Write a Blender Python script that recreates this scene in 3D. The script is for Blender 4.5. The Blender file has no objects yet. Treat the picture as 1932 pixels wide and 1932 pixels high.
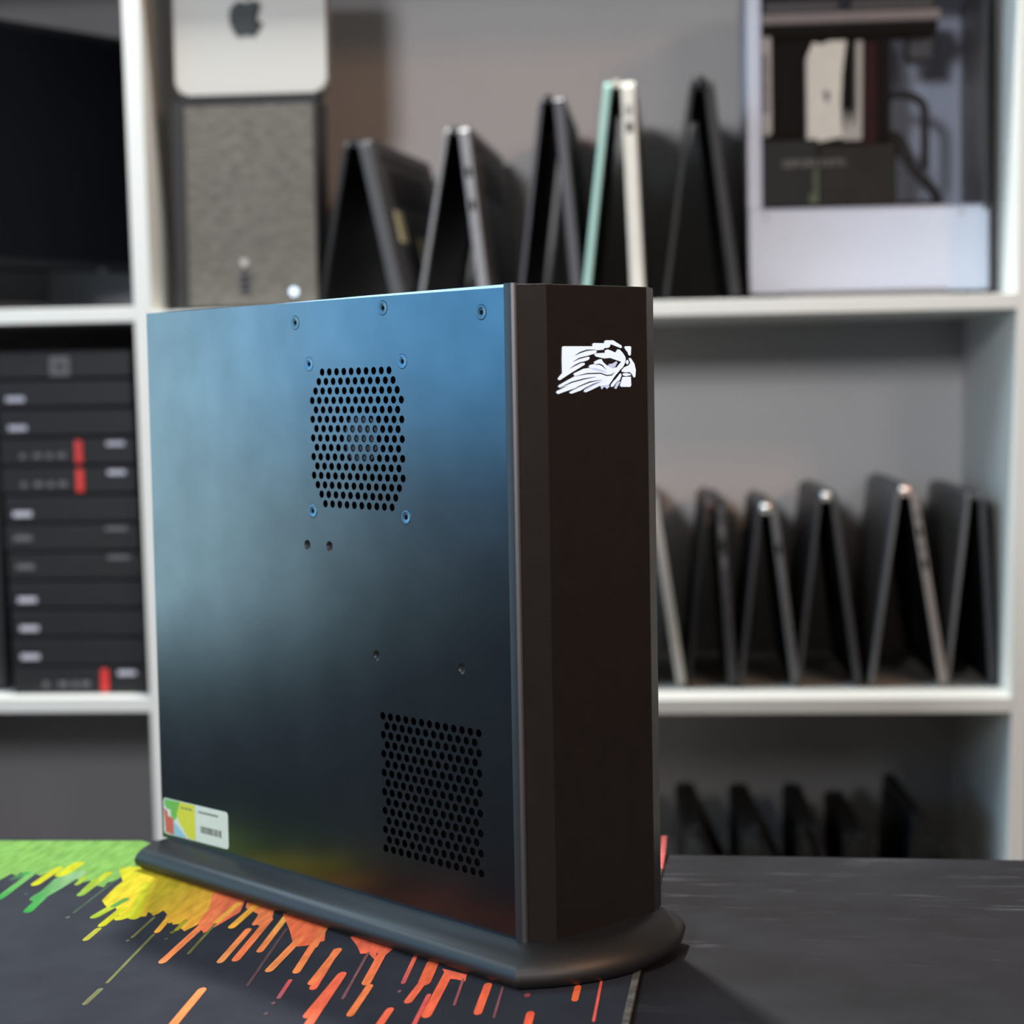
import bpy, bmesh, math, random
from mathutils import Vector, Matrix
from mathutils.geometry import delaunay_2d_cdt
random.seed(7)
scene = bpy.context.scene
COL = scene.collection
R = math.radians

# ------------------------------------------------------------------ camera, world, lights, exposure
CAM_Z = 0.34584
PITCH, ROLL, FPX = 0.06768, -0.01841, 3557.64
cp, sp = math.cos(PITCH), math.sin(PITCH)
fwd = Vector((0, cp, -sp)); up0 = Vector((0, sp, cp)); rt0 = Vector((1, 0, 0))
cr, sr = math.cos(ROLL), math.sin(ROLL)
rt = cr*rt0 + sr*up0; up = -sr*rt0 + cr*up0
cam_data = bpy.data.cameras.new('camera')
cam = bpy.data.objects.new('camera', cam_data); COL.objects.link(cam)
m = Matrix((rt, up, -fwd)).transposed().to_4x4(); m.translation = Vector((0, 0, CAM_Z))
cam.matrix_world = m
cam_data.sensor_width = 36.0
cam_data.lens = FPX/1932*36.0
cam_data.clip_start = 0.02
cam_data.dof.use_dof = True
cam_data.dof.focus_distance = 1.14
cam_data.dof.aperture_fstop = 5.8
scene.camera = cam

world = bpy.data.worlds.new('world'); scene.world = world; world.use_nodes = True
bg = world.node_tree.nodes['Background']
bg.inputs[0].default_value = (1.0, 0.74, 0.58, 1); bg.inputs[1].default_value = 0.14
scene.view_settings.view_transform = 'Standard'
scene.view_settings.look = 'None'
scene.view_settings.exposure = 0.0
scene.view_settings.gamma = 1.0
scene.view_settings.use_curve_mapping = False

def area(name, loc, target, sx, sy, power, color):
    l = bpy.data.lights.new(name, 'AREA'); l.shape = 'RECTANGLE'; l.size = sx; l.size_y = sy
    l.energy = power; l.color = color
    o = bpy.data.objects.new(name, l); COL.objects.link(o)
    o.location = loc
    d = Vector(target) - Vector(loc)
    o.rotation_euler = d.to_track_quat('-Z', 'Y').to_euler()
    return o
# ceiling lamp over the aisle between desk and shelves, room lamp behind the camera, daylight and an unseen blue light on the left
area('ceiling_lamp', (-0.27, 2.16, 2.12), (-0.27, 2.16, 0), 0.12, 0.12, 78, (1.0, 0.98, 0.95))
area('left_room_lamp', (-0.80, -0.9, 1.00), (0.0, 2.4, 0.4), 0.35, 0.35, 54, (0.97, 0.97, 1.0))
area('right_room_lamp', (1.15, -1.0, 1.15), (0.3, 2.4, 0.4), 0.4, 0.4, 10, (1.0, 0.93, 0.88))
area('daylight_window_lamp', (-2.9, 2.12, 0.28), (0.0, 1.5, 0.28), 0.7, 0.95, 8.2, (0.55, 0.87, 1.0))
area('blue_side_lamp', (-2.9, 1.28, 0.66), (0.0, 1.15, 0.5), 1.1, 0.78, 11.5, (0.12, 0.52, 1.0))  # unseen blue source, placed for the side panel's reflection
area('left_ceiling_lamp', (-1.7, 1.5, 1.7), (-0.2, 1.2, 0.0), 1.0, 1.0, 32, (0.58, 0.82, 1.0))
area('warm_tint_lamp', (1.7, -0.1, 1.5), (0.5, 1.6, 0.1), 0.3, 0.3, 17.0, (1.0, 0.52, 0.28))  # unseen warm light added on the right to tint desk and wall

# ------------------------------------------------------------------ materials
def mat(name, col, rough=0.5, metal=0.0, spec=0.5, noise=None, bump=None, emit=None, coat=0.0):
    """noise=(scale, amount, stretch xyz) modulates the colour; bump=(scale, strength)"""
    ma = bpy.data.materials.new(name); ma.use_nodes = True
    nt = ma.node_tree; b = nt.nodes['Principled BSDF']
    b.inputs['Base Color'].default_value = (*col, 1); b.inputs['Roughness'].default_value = rough
    b.inputs['Metallic'].default_value = metal; b.inputs['Specular IOR Level'].default_value = spec
    b.inputs['Coat Weight'].default_value = coat
    tc = nt.nodes.new('ShaderNodeTexCoord')
    if noise:
        mp = nt.nodes.new('ShaderNodeMapping'); mp.inputs['Scale'].default_value = noise[2] if len(noise) > 2 else (1, 1, 1)
        nt.links.new(tc.outputs['Object'], mp.inputs['Vector'])
        n = nt.nodes.new('ShaderNodeTexNoise'); n.inputs['Scale'].default_value = noise[0]; n.inputs['Detail'].default_value = 5
        nt.links.new(mp.outputs[0], n.inputs['Vector'])
        mr = nt.nodes.new('ShaderNodeMapRange'); a = noise[1]
        mr.inputs['From Min'].default_value = 0.25; mr.inputs['From Max'].default_value = 0.75
        mr.inputs['To Min'].default_value = 1 - a; mr.inputs['To Max'].default_value = 1 + a
        nt.links.new(n.outputs['Fac'], mr.inputs['Value'])
        mx = nt.nodes.new('ShaderNodeMix'); mx.data_type = 'RGBA'; mx.blend_type = 'MULTIPLY'; mx.inputs['Factor'].default_value = 1
        mx.inputs['A'].default_value = (*col, 1)
        nt.links.new(mr.outputs[0], mx.inputs['B']); nt.links.new(mx.outputs['Result'], b.inputs['Base Color'])
    if bump:
        n = nt.nodes.new('ShaderNodeTexNoise'); n.inputs['Scale'].default_value = bump[0]; n.inputs['Detail'].default_value = 3
        nt.links.new(tc.outputs['Object'], n.inputs['Vector'])
        bp = nt.nodes.new('ShaderNodeBump'); bp.inputs['Strength'].default_value = bump[1]; bp.inputs['Distance'].default_value = 0.001
        nt.links.new(n.outputs['Fac'], bp.inputs['Height']); nt.links.new(bp.outputs[0], b.inputs['Normal'])
    if emit:
        b.inputs['Emission Color'].default_value = (*emit[0], 1); b.inputs['Emission Strength'].default_value = emit[1]
    return ma

def srgb(r, g, b, k=1.0):
    f = lambda c: ((c/255+0.055)/1.055)**2.4 if c > 10 else c/255/12.92
    return (f(r)*k, f(g)*k, f(b)*k)

M_white = mat('white_laminate', (0.61, 0.62, 0.585), 0.5, spec=0.25, noise=(6, 0.02))
M_back = mat('shelf_back_board', (0.47, 0.465, 0.465), 0.6, noise=(3, 0.04))
M_back2 = mat('left_back_board_shaded', (0.17, 0.165, 0.175), 0.6, noise=(3, 0.04))  # darker copy of the back board, the bay's shade put into its colour
M_stack = mat('charcoal_steel', (0.009, 0.009, 0.012), 0.5, spec=0.3, noise=(80, 0.1))
M_wall = mat('wall_paint', (0.55, 0.53, 0.5), 0.8, noise=(3, 0.05))
M_floor = mat('floor_vinyl', (0.05, 0.045, 0.04), 0.5, noise=(4, 0.2))
M_black = mat('black_plastic', (0.010, 0.010, 0.011), 0.48, spec=0.3, noise=(40, 0.2))
M_black2 = mat('satin_black_plastic', (0.020, 0.020, 0.022), 0.38, noise=(60, 0.15), bump=(900, 0.1))
M_void = mat('unlit_interior_black', (0.004, 0.004, 0.004), 0.9, spec=0.1, noise=(20, 0.2))
M_screen = mat('black_screen_glass', (0.004, 0.004, 0.006), 0.35, spec=0.15, noise=(5, 0.2))
M_chassis = mat('black_coated_steel', (0.105, 0.11, 0.115), 0.22, metal=1.0, spec=0.5, bump=(2600, 0.03), noise=(22, 0.14))
M_front = mat('black_brushed_front', (0.0115, 0.0088, 0.0078), 0.27, spec=0.4, bump=(1500, 0.12), noise=(80, 0.1))
M_trim = mat('satin_trim', (0.090, 0.086, 0.086), 0.48, metal=1.0, bump=(1200, 0.03))
M_stand = mat('satin_stand_plastic', (0.062, 0.062, 0.062), 0.47, metal=0.9, bump=(1200, 0.05))
M_steel = mat('edge_highlight_metal', (0.75, 0.75, 0.70), 0.35, metal=0.6, noise=(200, 0.1))  # light metal, the top edge highlight put into its colour
M_screw = mat('zinc_screw', (0.10, 0.17, 0.22), 0.3, metal=0.85, noise=(300, 0.15))
M_fan = mat('fan_grey_plastic', (0.030, 0.038, 0.055), 0.4, spec=0.5, noise=(60, 0.1))
M_silver = mat('silver_aluminium', (0.40, 0.39, 0.36), 0.5, metal=0.0, spec=0.3, noise=(300, 0.02))
M_logo = mat('dark_grey_gloss', (0.035, 0.04, 0.04), 0.6, spec=0.2, noise=(20, 0.1))
M_hinge = mat('hinge_glint', (0.85, 0.85, 0.80), 0.22, metal=0.8, noise=(100, 0.05))  # bright colour carries the glints on the hinge ends
M_rose = mat('rose_hinge_glint', (0.95, 0.78, 0.70), 0.22, metal=0.8, noise=(100, 0.05))  # pink tint of one hinge glint put into the colour
M_grey = mat('grey_aluminium', (0.13, 0.13, 0.135), 0.45, metal=0.3, noise=(80, 0.1))
M_dgrey = mat('dark_grey_plastic', (0.034, 0.034, 0.037), 0.45, noise=(80, 0.1))
M_warmgrey = mat('warm_grey_plastic', (0.24, 0.215, 0.20), 0.45, noise=(80, 0.1))
M_navy = mat('dark_navy_plastic', (0.012, 0.012, 0.020), 0.45, noise=(80, 0.1))
M_mint = mat('mint_lid', (0.24, 0.42, 0.37), 0.4, noise=(80, 0.05))
M_cream = mat('cream_plastic', (0.50, 0.485, 0.43), 0.45, noise=(60, 0.05))
M_tan = mat('tan_plastic', (0.36, 0.29, 0.22), 0.5, noise=(60, 0.05))
M_brown = mat('brown_hinge_plastic', (0.07, 0.045, 0.04), 0.4, noise=(60, 0.1))
M_olive = mat('dull_yellow_label', (0.48, 0.44, 0.26), 0.5, noise=(60, 0.1))
M_red = mat('red_plastic', (0.62, 0.03, 0.025), 0.4, noise=(60, 0.05))
M_badge = mat('pale_badge', (0.42, 0.42, 0.48), 0.4, noise=(200, 0.15))
M_badge2 = mat('grey_badge', (0.10, 0.10, 0.11), 0.4, noise=(200, 0.15))
M_case = mat('white_powder_coat', (0.50, 0.54, 0.64), 0.45, noise=(10, 0.02))
M_pcb = mat('dark_circuit_board', (0.012, 0.012, 0.013), 0.5, noise=(120, 0.3))
M_gpu = mat('dark_olive_shroud', (0.012, 0.013, 0.008), 0.5, spec=0.2, noise=(25, 0.5))
M_gpu2 = mat('grey_green_shroud', (0.012, 0.016, 0.014), 0.5, spec=0.2, noise=(25, 0.3))
M_paper = mat('cream_block', (0.85, 0.84, 0.72), 0.5, noise=(50, 0.06))
M_wine = mat('dark_red_memory', (0.030, 0.004, 0.007), 0.6, spec=0.1, noise=(50, 0.2))
M_led = mat('lit_led', (0.6, 0.75, 0.9), 0.3, emit=((0.62, 0.8, 1.0), 1.1), noise=(50, 0.01))
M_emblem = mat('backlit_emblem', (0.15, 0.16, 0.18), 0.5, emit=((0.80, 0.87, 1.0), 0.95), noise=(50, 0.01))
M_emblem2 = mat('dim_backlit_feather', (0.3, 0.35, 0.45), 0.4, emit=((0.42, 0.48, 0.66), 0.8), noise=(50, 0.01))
M_line = mat('emblem_black', (0.006, 0.005, 0.006), 0.5, noise=(50, 0.1))
M_stitch = mat('grey_stitching', (0.068, 0.064, 0.056), 0.9, noise=(160, 0.8))
M_pink = mat('pink_print_cloth', (0.75, 0.20, 0.20), 0.9, spec=0.1, noise=(120, 0.25))
M_text = mat('grey_print', (0.30, 0.29, 0.25), 0.5, noise=(100, 0.1))

def fabric_material():
    ma = mat('woven_grey_fabric', (0.12, 0.112, 0.098), 0.9, spec=0.1, noise=(110, 0.40, (0.6, 1, 3)), bump=(500, 0.4))
    return ma
M_fabric = fabric_material()

def desk_material():
    ma = mat('dark_worn_laminate', (0.036, 0.037, 0.042), 0.60, spec=0.12, bump=(1500, 0.05))
    nt = ma.node_tree; b = nt.nodes['Principled BSDF']; L = nt.links.new
    tc = nt.nodes.new('ShaderNodeTexCoord')
    def noise(sc, stretch, lo, hi, rot=0, det=6):
        mp = nt.nodes.new('ShaderNodeMapping'); mp.inputs['Scale'].default_value = stretch; mp.inputs['Rotation'].default_value = (0, 0, rot)
        L(tc.outputs['Object'], mp.inputs['Vector'])
        n = nt.nodes.new('ShaderNodeTexNoise'); n.inputs['Scale'].default_value = sc; n.inputs['Detail'].default_value = det
        n.inputs['Roughness'].default_value = 0.62
        L(mp.outputs[0], n.inputs['Vector'])
        r = nt.nodes.new('ShaderNodeMapRange'); r.inputs['From Min'].default_value = lo; r.inputs['From Max'].default_value = hi
        L(n.outputs['Fac'], r.inputs['Value']); return r.outputs[0]
    smear = noise(9, (1, 1.3, 1), 0.35, 0.75)
    scr = noise(9, (1, 6, 1), 0.57, 0.70, 0.10)
    scr2 = noise(13, (1, 9, 1), 0.60, 0.72, -0.55)
    patch = noise(5, (1, 1, 1), 0.47, 0.62)
    add = nt.nodes.new('ShaderNodeMath'); add.operation = 'MAXIMUM'; L(scr, add.inputs[0]); L(scr2, add.inputs[1])
    m1 = nt.nodes.new('ShaderNodeMix'); m1.data_type = 'RGBA'; L(smear, m1.inputs['Factor'])
    m1.inputs['A'].default_value = (0.014, 0.014, 0.016, 1); m1.inputs['B'].default_value = (0.024, 0.025, 0.030, 1)
    m2 = nt.nodes.new('ShaderNodeMix'); m2.data_type = 'RGBA'; L(m1.outputs['Result'], m2.inputs['A'])
    sc = nt.nodes.new('ShaderNodeMath'); sc.operation = 'MULTIPLY'; L(add.outputs[0], sc.inputs[0]); L(patch, sc.inputs[1])
    L(sc.outputs[0], m2.inputs['Factor']); m2.inputs['B'].default_value = (0.075, 0.080, 0.092, 1)
    L(m2.outputs['Result'], b.inputs['Base Color'])
    return ma
M_desk = desk_material()
M_mat = mat('mat_cloth', (0.030, 0.033, 0.041), 0.9, spec=0.05, noise=(25, 0.15), bump=(1800, 0.25))

def print_material():
    ma = mat('mat_print_ink', (0.5, 0.5, 0.5), 0.9, spec=0.05, bump=(1800, 0.2))
    nt = ma.node_tree; b = nt.nodes['Principled BSDF']
    at = nt.nodes.new('ShaderNodeAttribute'); at.attribute_name = 'Ink'
    tc = nt.nodes.new('ShaderNodeTexCoord')
    mp = nt.nodes.new('ShaderNodeMapping'); mp.inputs['Rotation'].default_value = (0, 0, 1.2); mp.inputs['Scale'].default_value = (5, 1, 1)
    n = nt.nodes.new('ShaderNodeTexNoise'); n.inputs['Scale'].default_value = 45; n.inputs['Detail'].default_value = 5
    nt.links.new(tc.outputs['Object'], mp.inputs[0]); nt.links.new(mp.outputs[0], n.inputs['Vector'])
    mr = nt.nodes.new('ShaderNodeMapRange'); mr.inputs['From Min'].default_value = 0.3; mr.inputs['From Max'].default_value = 0.7
    mr.inputs['To Min'].default_value = 0.72; mr.inputs['To Max'].default_value = 1.1
    nt.links.new(n.outputs['Fac'], mr.inputs['Value'])
    mx = nt.nodes.new('ShaderNodeMix'); mx.data_type = 'RGBA'; mx.blend_type = 'MULTIPLY'; mx.inputs['Factor'].default_value = 1
    nt.links.new(at.outputs['Color'], mx.inputs['A']); nt.links.new(mr.outputs[0], mx.inputs['B'])
    nt.links.new(mx.outputs['Result'], b.inputs['Base Color'])
    return ma
M_ink = print_material()

def glass_material():
    ma = bpy.data.materials.new('clear_side_glass'); ma.use_nodes = True
    nt = ma.node_tree; nt.nodes.remove(nt.nodes['Principled BSDF'])
    out = nt.nodes['Material Output']
    t = nt.nodes.new('ShaderNodeBsdfTransparent'); t.inputs[0].default_value = (0.95, 0.96, 0.98, 1)
    g = nt.nodes.new('ShaderNodeBsdfGlossy'); g.inputs['Roughness'].default_value = 0.05
    fr = nt.nodes.new('ShaderNodeFresnel'); fr.inputs[0].default_value = 1.45
    mx = nt.nodes.new('ShaderNodeMixShader')
    nt.links.new(fr.outputs[0], mx.inputs[0]); nt.links.new(t.outputs[0], mx.inputs[1]); nt.links.new(g.outputs[0], mx.inputs[2])
    nt.links.new(mx.outputs[0], out.inputs[0])
    return ma
M_glass = glass_material()

# ------------------------------------------------------------------ mesh helpers
def tag(o, label=None, cat=None, group=None, kind=None):
    if label: o['label'] = label
    if cat: o['category'] = cat
    if group: o['group'] = group
    if kind: o['kind'] = kind
    return o

def root(name, loc, rz, label, cat, group=None):
    o = bpy.data.objects.new(name, None); COL.objects.link(o)
    o.empty_display_size = 0.02
    o.location = loc; o.rotation_euler = (0, 0, rz)
    return tag(o, label, cat, group)

def link(name, bm, ma, parent=None, smooth=False, label=None, kind=None, loc=None, rot=None):
    me = bpy.data.meshes.new(name)
    bmesh.ops.recalc_face_normals(bm, faces=bm.faces)
    bm.to_mesh(me); bm.free()
    for x in (ma if isinstance(ma, (list, tuple)) else [ma]): me.materials.append(x)
    if smooth:
        for p in me.polygons: p.use_smooth = True
        try: me.set_sharp_from_angle(angle=R(40))
        except Exception: pass
    o = bpy.data.objects.new(name, me); COL.objects.link(o)
    if parent: o.parent = parent
    if loc: o.location = loc
    if rot: o.rotation_euler = rot
    return tag(o, label=label, kind=kind)

def box(bm, x0, x1, y0, y1, z0, z1, bevel=0.0, seg=2, mi=0, mx=None):
    nb = bmesh.new()
    bmesh.ops.create_cube(nb, size=1)
    for v in nb.verts:
        v.co = Vector((x0 + (v.co.x+0.5)*(x1-x0), y0 + (v.co.y+0.5)*(y1-y0), z0 + (v.co.z+0.5)*(z1-z0)))
    if bevel: bmesh.ops.bevel(nb, geom=nb.edges[:], offset=bevel, segments=seg, affect='EDGES', profile=0.5)
    merge(bm, nb, mi, mx)

def merge(bm, nb, mi=0, mx=None):
    vm = {}
    for v in nb.verts: vm[v] = bm.verts.new(mx @ v.co if mx else v.co)
    for f in nb.faces:
        try: g = bm.faces.new([vm[v] for v in f.verts]); g.material_index = mi
        except ValueError: pass
    nb.free()

def prism(bm, pts, h0, h1, axis='z', mi=0, mx=None):
    """extrude the 2D outline between h0 and h1. axis z: (x,y); axis y: (x,z); axis x: (y,z)"""
    def P(a, b, h):
        c = Vector((a, b, h)) if axis == 'z' else Vector((a, h, b)) if axis == 'y' else Vector((h, a, b))
        return mx @ c if mx else c
    lo = [bm.verts.new(P(a, b, h0)) for a, b in pts]; hi = [bm.verts.new(P(a, b, h1)) for a, b in pts]
    n = len(pts)
    fs = [bm.faces.new(lo), bm.faces.new(hi)]
    for i in range(n): fs.append(bm.faces.new([lo[i], lo[(i+1) % n], hi[(i+1) % n], hi[i]]))
    for f in fs: f.material_index = mi

def cyl(bm, c, r, h, axis='z', n=20, mi=0, r2=None):
    nb = bmesh.new()
    bmesh.ops.create_cone(nb, cap_ends=True, segments=n, radius1=r, radius2=r if r2 is None else r2, depth=h)
    M = Matrix.Identity(4)
    if axis == 'y': M = Matrix.Rotation(R(-90), 4, 'X')
    if axis == 'x': M = Matrix.Rotation(R(90), 4, 'Y')
    merge(bm, nb, mi, Matrix.Translation(c) @ M)

def tube(bm, pts, r, n=10, mi=0):
    pts = [Vector(p) for p in pts]; rings = []
    for i, p in enumerate(pts):
        t = (pts[min(i+1, len(pts)-1)] - pts[max(i-1, 0)]).normalized()
        a = t.orthogonal().normalized() if i == 0 else (prev - t*prev.dot(t)).normalized()
        prev = a; b = t.cross(a)
        rings.append([bm.verts.new(p + r*(math.cos(2*math.pi*k/n)*a + math.sin(2*math.pi*k/n)*b)) for k in range(n)])
    for i in range(len(rings)-1):
        for k in range(n): bm.faces.new([rings[i][k], rings[i][(k+1) % n], rings[i+1][(k+1) % n], rings[i+1][k]]).material_index = mi
    bm.faces.new(rings[0]); bm.faces.new(rings[-1])

def curve_pts(ctrl, n=8):
    out = []; c = [Vector(p) for p in ctrl]
    for i in range(len(c)-1):
        p0, p1, p2, p3 = c[max(i-1, 0)], c[i], c[i+1], c[min(i+2, len(c)-1)]
        for k in range(n):
            t = k/n
            out.append(0.5*((2*p1) + (p2-p0)*t + (2*p0-5*p1+4*p2-p3)*t*t + (3*p1-p0-3*p2+p3)*t**3))
    out.append(c[-1]); return out

def rrect(x0, x1, y0, y1, r, n=5):
    out = []
    for cx, cy, a0 in ((x1-r, y1-r, 0), (x0+r, y1-r, 90), (x0+r, y0+r, 180), (x1-r, y0+r, 270)):
        for k in range(n+1):
            a = R(a0 + 90*k/n); out.append((cx + r*math.cos(a), cy + r*math.sin(a)))
    return out

def text_mesh(body, size, depth, ma, parent, name, loc, rot, label=None, align='LEFT'):
    cu = bpy.data.curves.new('lettering', 'FONT'); cu.body = body; cu.size = size; cu.extrude = depth; cu.align_x = align
    cu.resolution_u = 3
    tmp = bpy.data.objects.new('lettering_curve', cu); COL.objects.link(tmp)
    dg = bpy.context.evaluated_depsgraph_get()
    me = bpy.data.meshes.new_from_object(tmp.evaluated_get(dg))
    bpy.data.objects.remove(tmp); bpy.data.curves.remove(cu)
    me.materials.clear(); me.materials.append(ma)
    o = bpy.data.objects.new(name, me); COL.objects.link(o); o.parent = parent
    o.location = loc; o.rotation_euler = rot
    return tag(o, label=label)

# ------------------------------------------------------------------ setting
bm = bmesh.new(); box(bm, -9.0, 9.0, -8.0, 3.2, -0.80, -0.75)
tag(link('floor', bm, M_floor), kind='structure')
bm = bmesh.new(); box(bm, -9.0, 9.0, 3.12, 3.2, -0.75, 2.6)
tag(link('wall_back', bm, M_wall), kind='structure')

# ------------------------------------------------------------------ shelf frame: s along the shelf, d into it
SY = R(4.6)
SO = Vector((0, 2.38, 0))
def sw(s, d, z): return SO + Vector((math.cos(SY)*s + math.sin(SY)*d, -math.sin(SY)*s + math.cos(SY)*d, z))
def shelf_root(name, s, d, z, rz, label, cat, group=None):
    return root(name, sw(s, d, z), -SY + rz, label, cat, group)
DEPTH = 0.42
UP_R, UP_L, LO_R, LO_L = 0.4463, 0.4535, -0.0555, -0.0500
unit = root('shelving_unit', SO, -SY, 'white laminate shelving unit filling the background behind the desk', 'shelving')
def post(s_top, s_bot, w):
    bm = bmesh.new()
    pts = [(s_top, 1.5), (s_top+w, 1.5), (s_bot+w, -0.75), (s_bot, -0.75)]
    prism(bm, pts, 0, DEPTH, 'y')
    link('upright_panel', bm, M_white, unit)
# left edges measured at z=0.84 and z=-0.23
post(-0.4885, -0.4680, 0.0220)
post(0.6435, 0.6105, 0.0200)
post(-0.9150, -0.8950, 0.02)  # unseen upright, set close in to keep daylight out of the left bay
post(1.75, 1.72, 0.02)
def board(s0, s1, ztop, th=0.0190):
    bm = bmesh.new(); box(bm, s0, s1, 0.0, DEPTH-0.001, ztop-th, ztop, 0.0008, 1)
    link('shelf_board', bm, M_white, unit)
for z, zr in ((0.960, 0.955), (UP_L, UP_R), (LO_L, LO_R), (-0.445, -0.335), (-0.70, -0.70)):
    off = lambda zz, a, b: a + (b-a)*(1.5-zz)/2.25
    board(off(z, -0.895, -0.875), off(z, -0.4885, -0.4680), z)
    board(off(zr, -0.4685, -0.4480), off(zr, 0.6435, 0.6105), zr)
    board(off(zr, 0.6635, 0.6305), off(zr, 1.75, 1.72), zr)
bm = bmesh.new(); box(bm, -0.470, 1.74, DEPTH, DEPTH+0.006, -0.75, 1.5)
link('back_panel', bm, M_back, unit, label='pale grey back board')
bm = bmesh.new(); box(bm, -0.912, -0.471, DEPTH, DEPTH+0.006, -0.75, 1.5)
link('back_panel', bm, M_back2, unit, label='back board of the left bay, its shade put into the colour')
bm = bmesh.new(); box(bm, -0.915, 1.77, 0.0, DEPTH, 1.5, 1.52)
link('top_panel', bm, M_white, unit)

# ------------------------------------------------------------------ desk
DA = R(-7.8)
desk = root('desk', (0.1067, 1.3744, -0.003), DA, 'dark scuffed laminate desk carrying the computer tower', 'desk')
bm = bmesh.new(); box(bm, -1.0, 0.95, -0.72, 0.0, -0.028, 0.0, 0.0015, 2); link('desktop', bm, M_desk, desk)
for x in (-0.93, 0.88):
    for y in (-0.66, -0.06):
        bm = bmesh.new(); box(bm, x-0.025, x+0.025, y-0.025, y+0.025, -0.747, -0.028, 0.003, 1); link('leg', bm, M_dgrey, desk)

# ------------------------------------------------------------------ printed desk mat
MA = R(-7.8)
mat_root = root('desk_mat', (0.1100, 1.3805, -0.003), MA, 'black cloth desk mat with a green yellow and red splash print, under the tower', 'mat')
ca, sa = math.cos(MA), math.sin(MA)
def to_mat(x, y):
    dx, dy = x-0.1100, y-1.3805
    return (ca*dx + sa*dy, -sa*dx + ca*dy)
def curl(x, y):
    """height of the mat surface: the far right corner lifts a little"""
    t = max(0.0, (x + 0.045)/0.045) * max(0.0, (y + 0.055)/0.055)
    return 0.003 + 0.0085*t*t
bm = bmesh.new()
xs = [-0.95 + 0.89*i/12 for i in range(13)] + [-0.06 + 0.0045*i for i in range(1, 14)] ; xs = [x for x in xs if x < 0] + [0.0]
ys = [-0.60 + 0.53*i/10 for i in range(11)] + [-0.07 + 0.005*i for i in range(1, 15)]
g = [[(bm.verts.new((x, y, curl(x, y))), bm.verts.new((x, y, curl(x, y)-0.0028))) for y in ys] for x in xs]
for i in range(len(xs)-1):
    for j in range(len(ys)-1):
        for k in (0, 1): bm.faces.new([g[i][j][k], g[i+1][j][k], g[i+1][j+1][k], g[i][j+1][k]])
for i in range(len(xs)-1):
    for j in (0, len(ys)-1): bm.faces.new([g[i][j][0], g[i+1][j][0], g[i+1][j][1], g[i][j][1]])
for j in range(len(ys)-1):
    for i in (0, len(xs)-1): bm.faces.new([g[i][j][0], g[i][j+1][0], g[i][j+1][1], g[i][j][1]])
link('cloth_sheet', bm, M_mat, mat_root, smooth=True)
# stitched border: overlapping thread loops on the right and back edge
bm = bmesh.new()
y = -0.598
while y < 0:
    far = y > -0.062
    box(bm, -0.0036, 0.0006, y, y+0.0021, curl(0, y)-0.0022, curl(0, y)+0.0004, 0.0004, 1, 1 if far else 0)
    y += 0.0025
link('stitched_border', bm, [M_stitch, M_pink], mat_root, label='light grey stitched border', kind='stuff')

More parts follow.
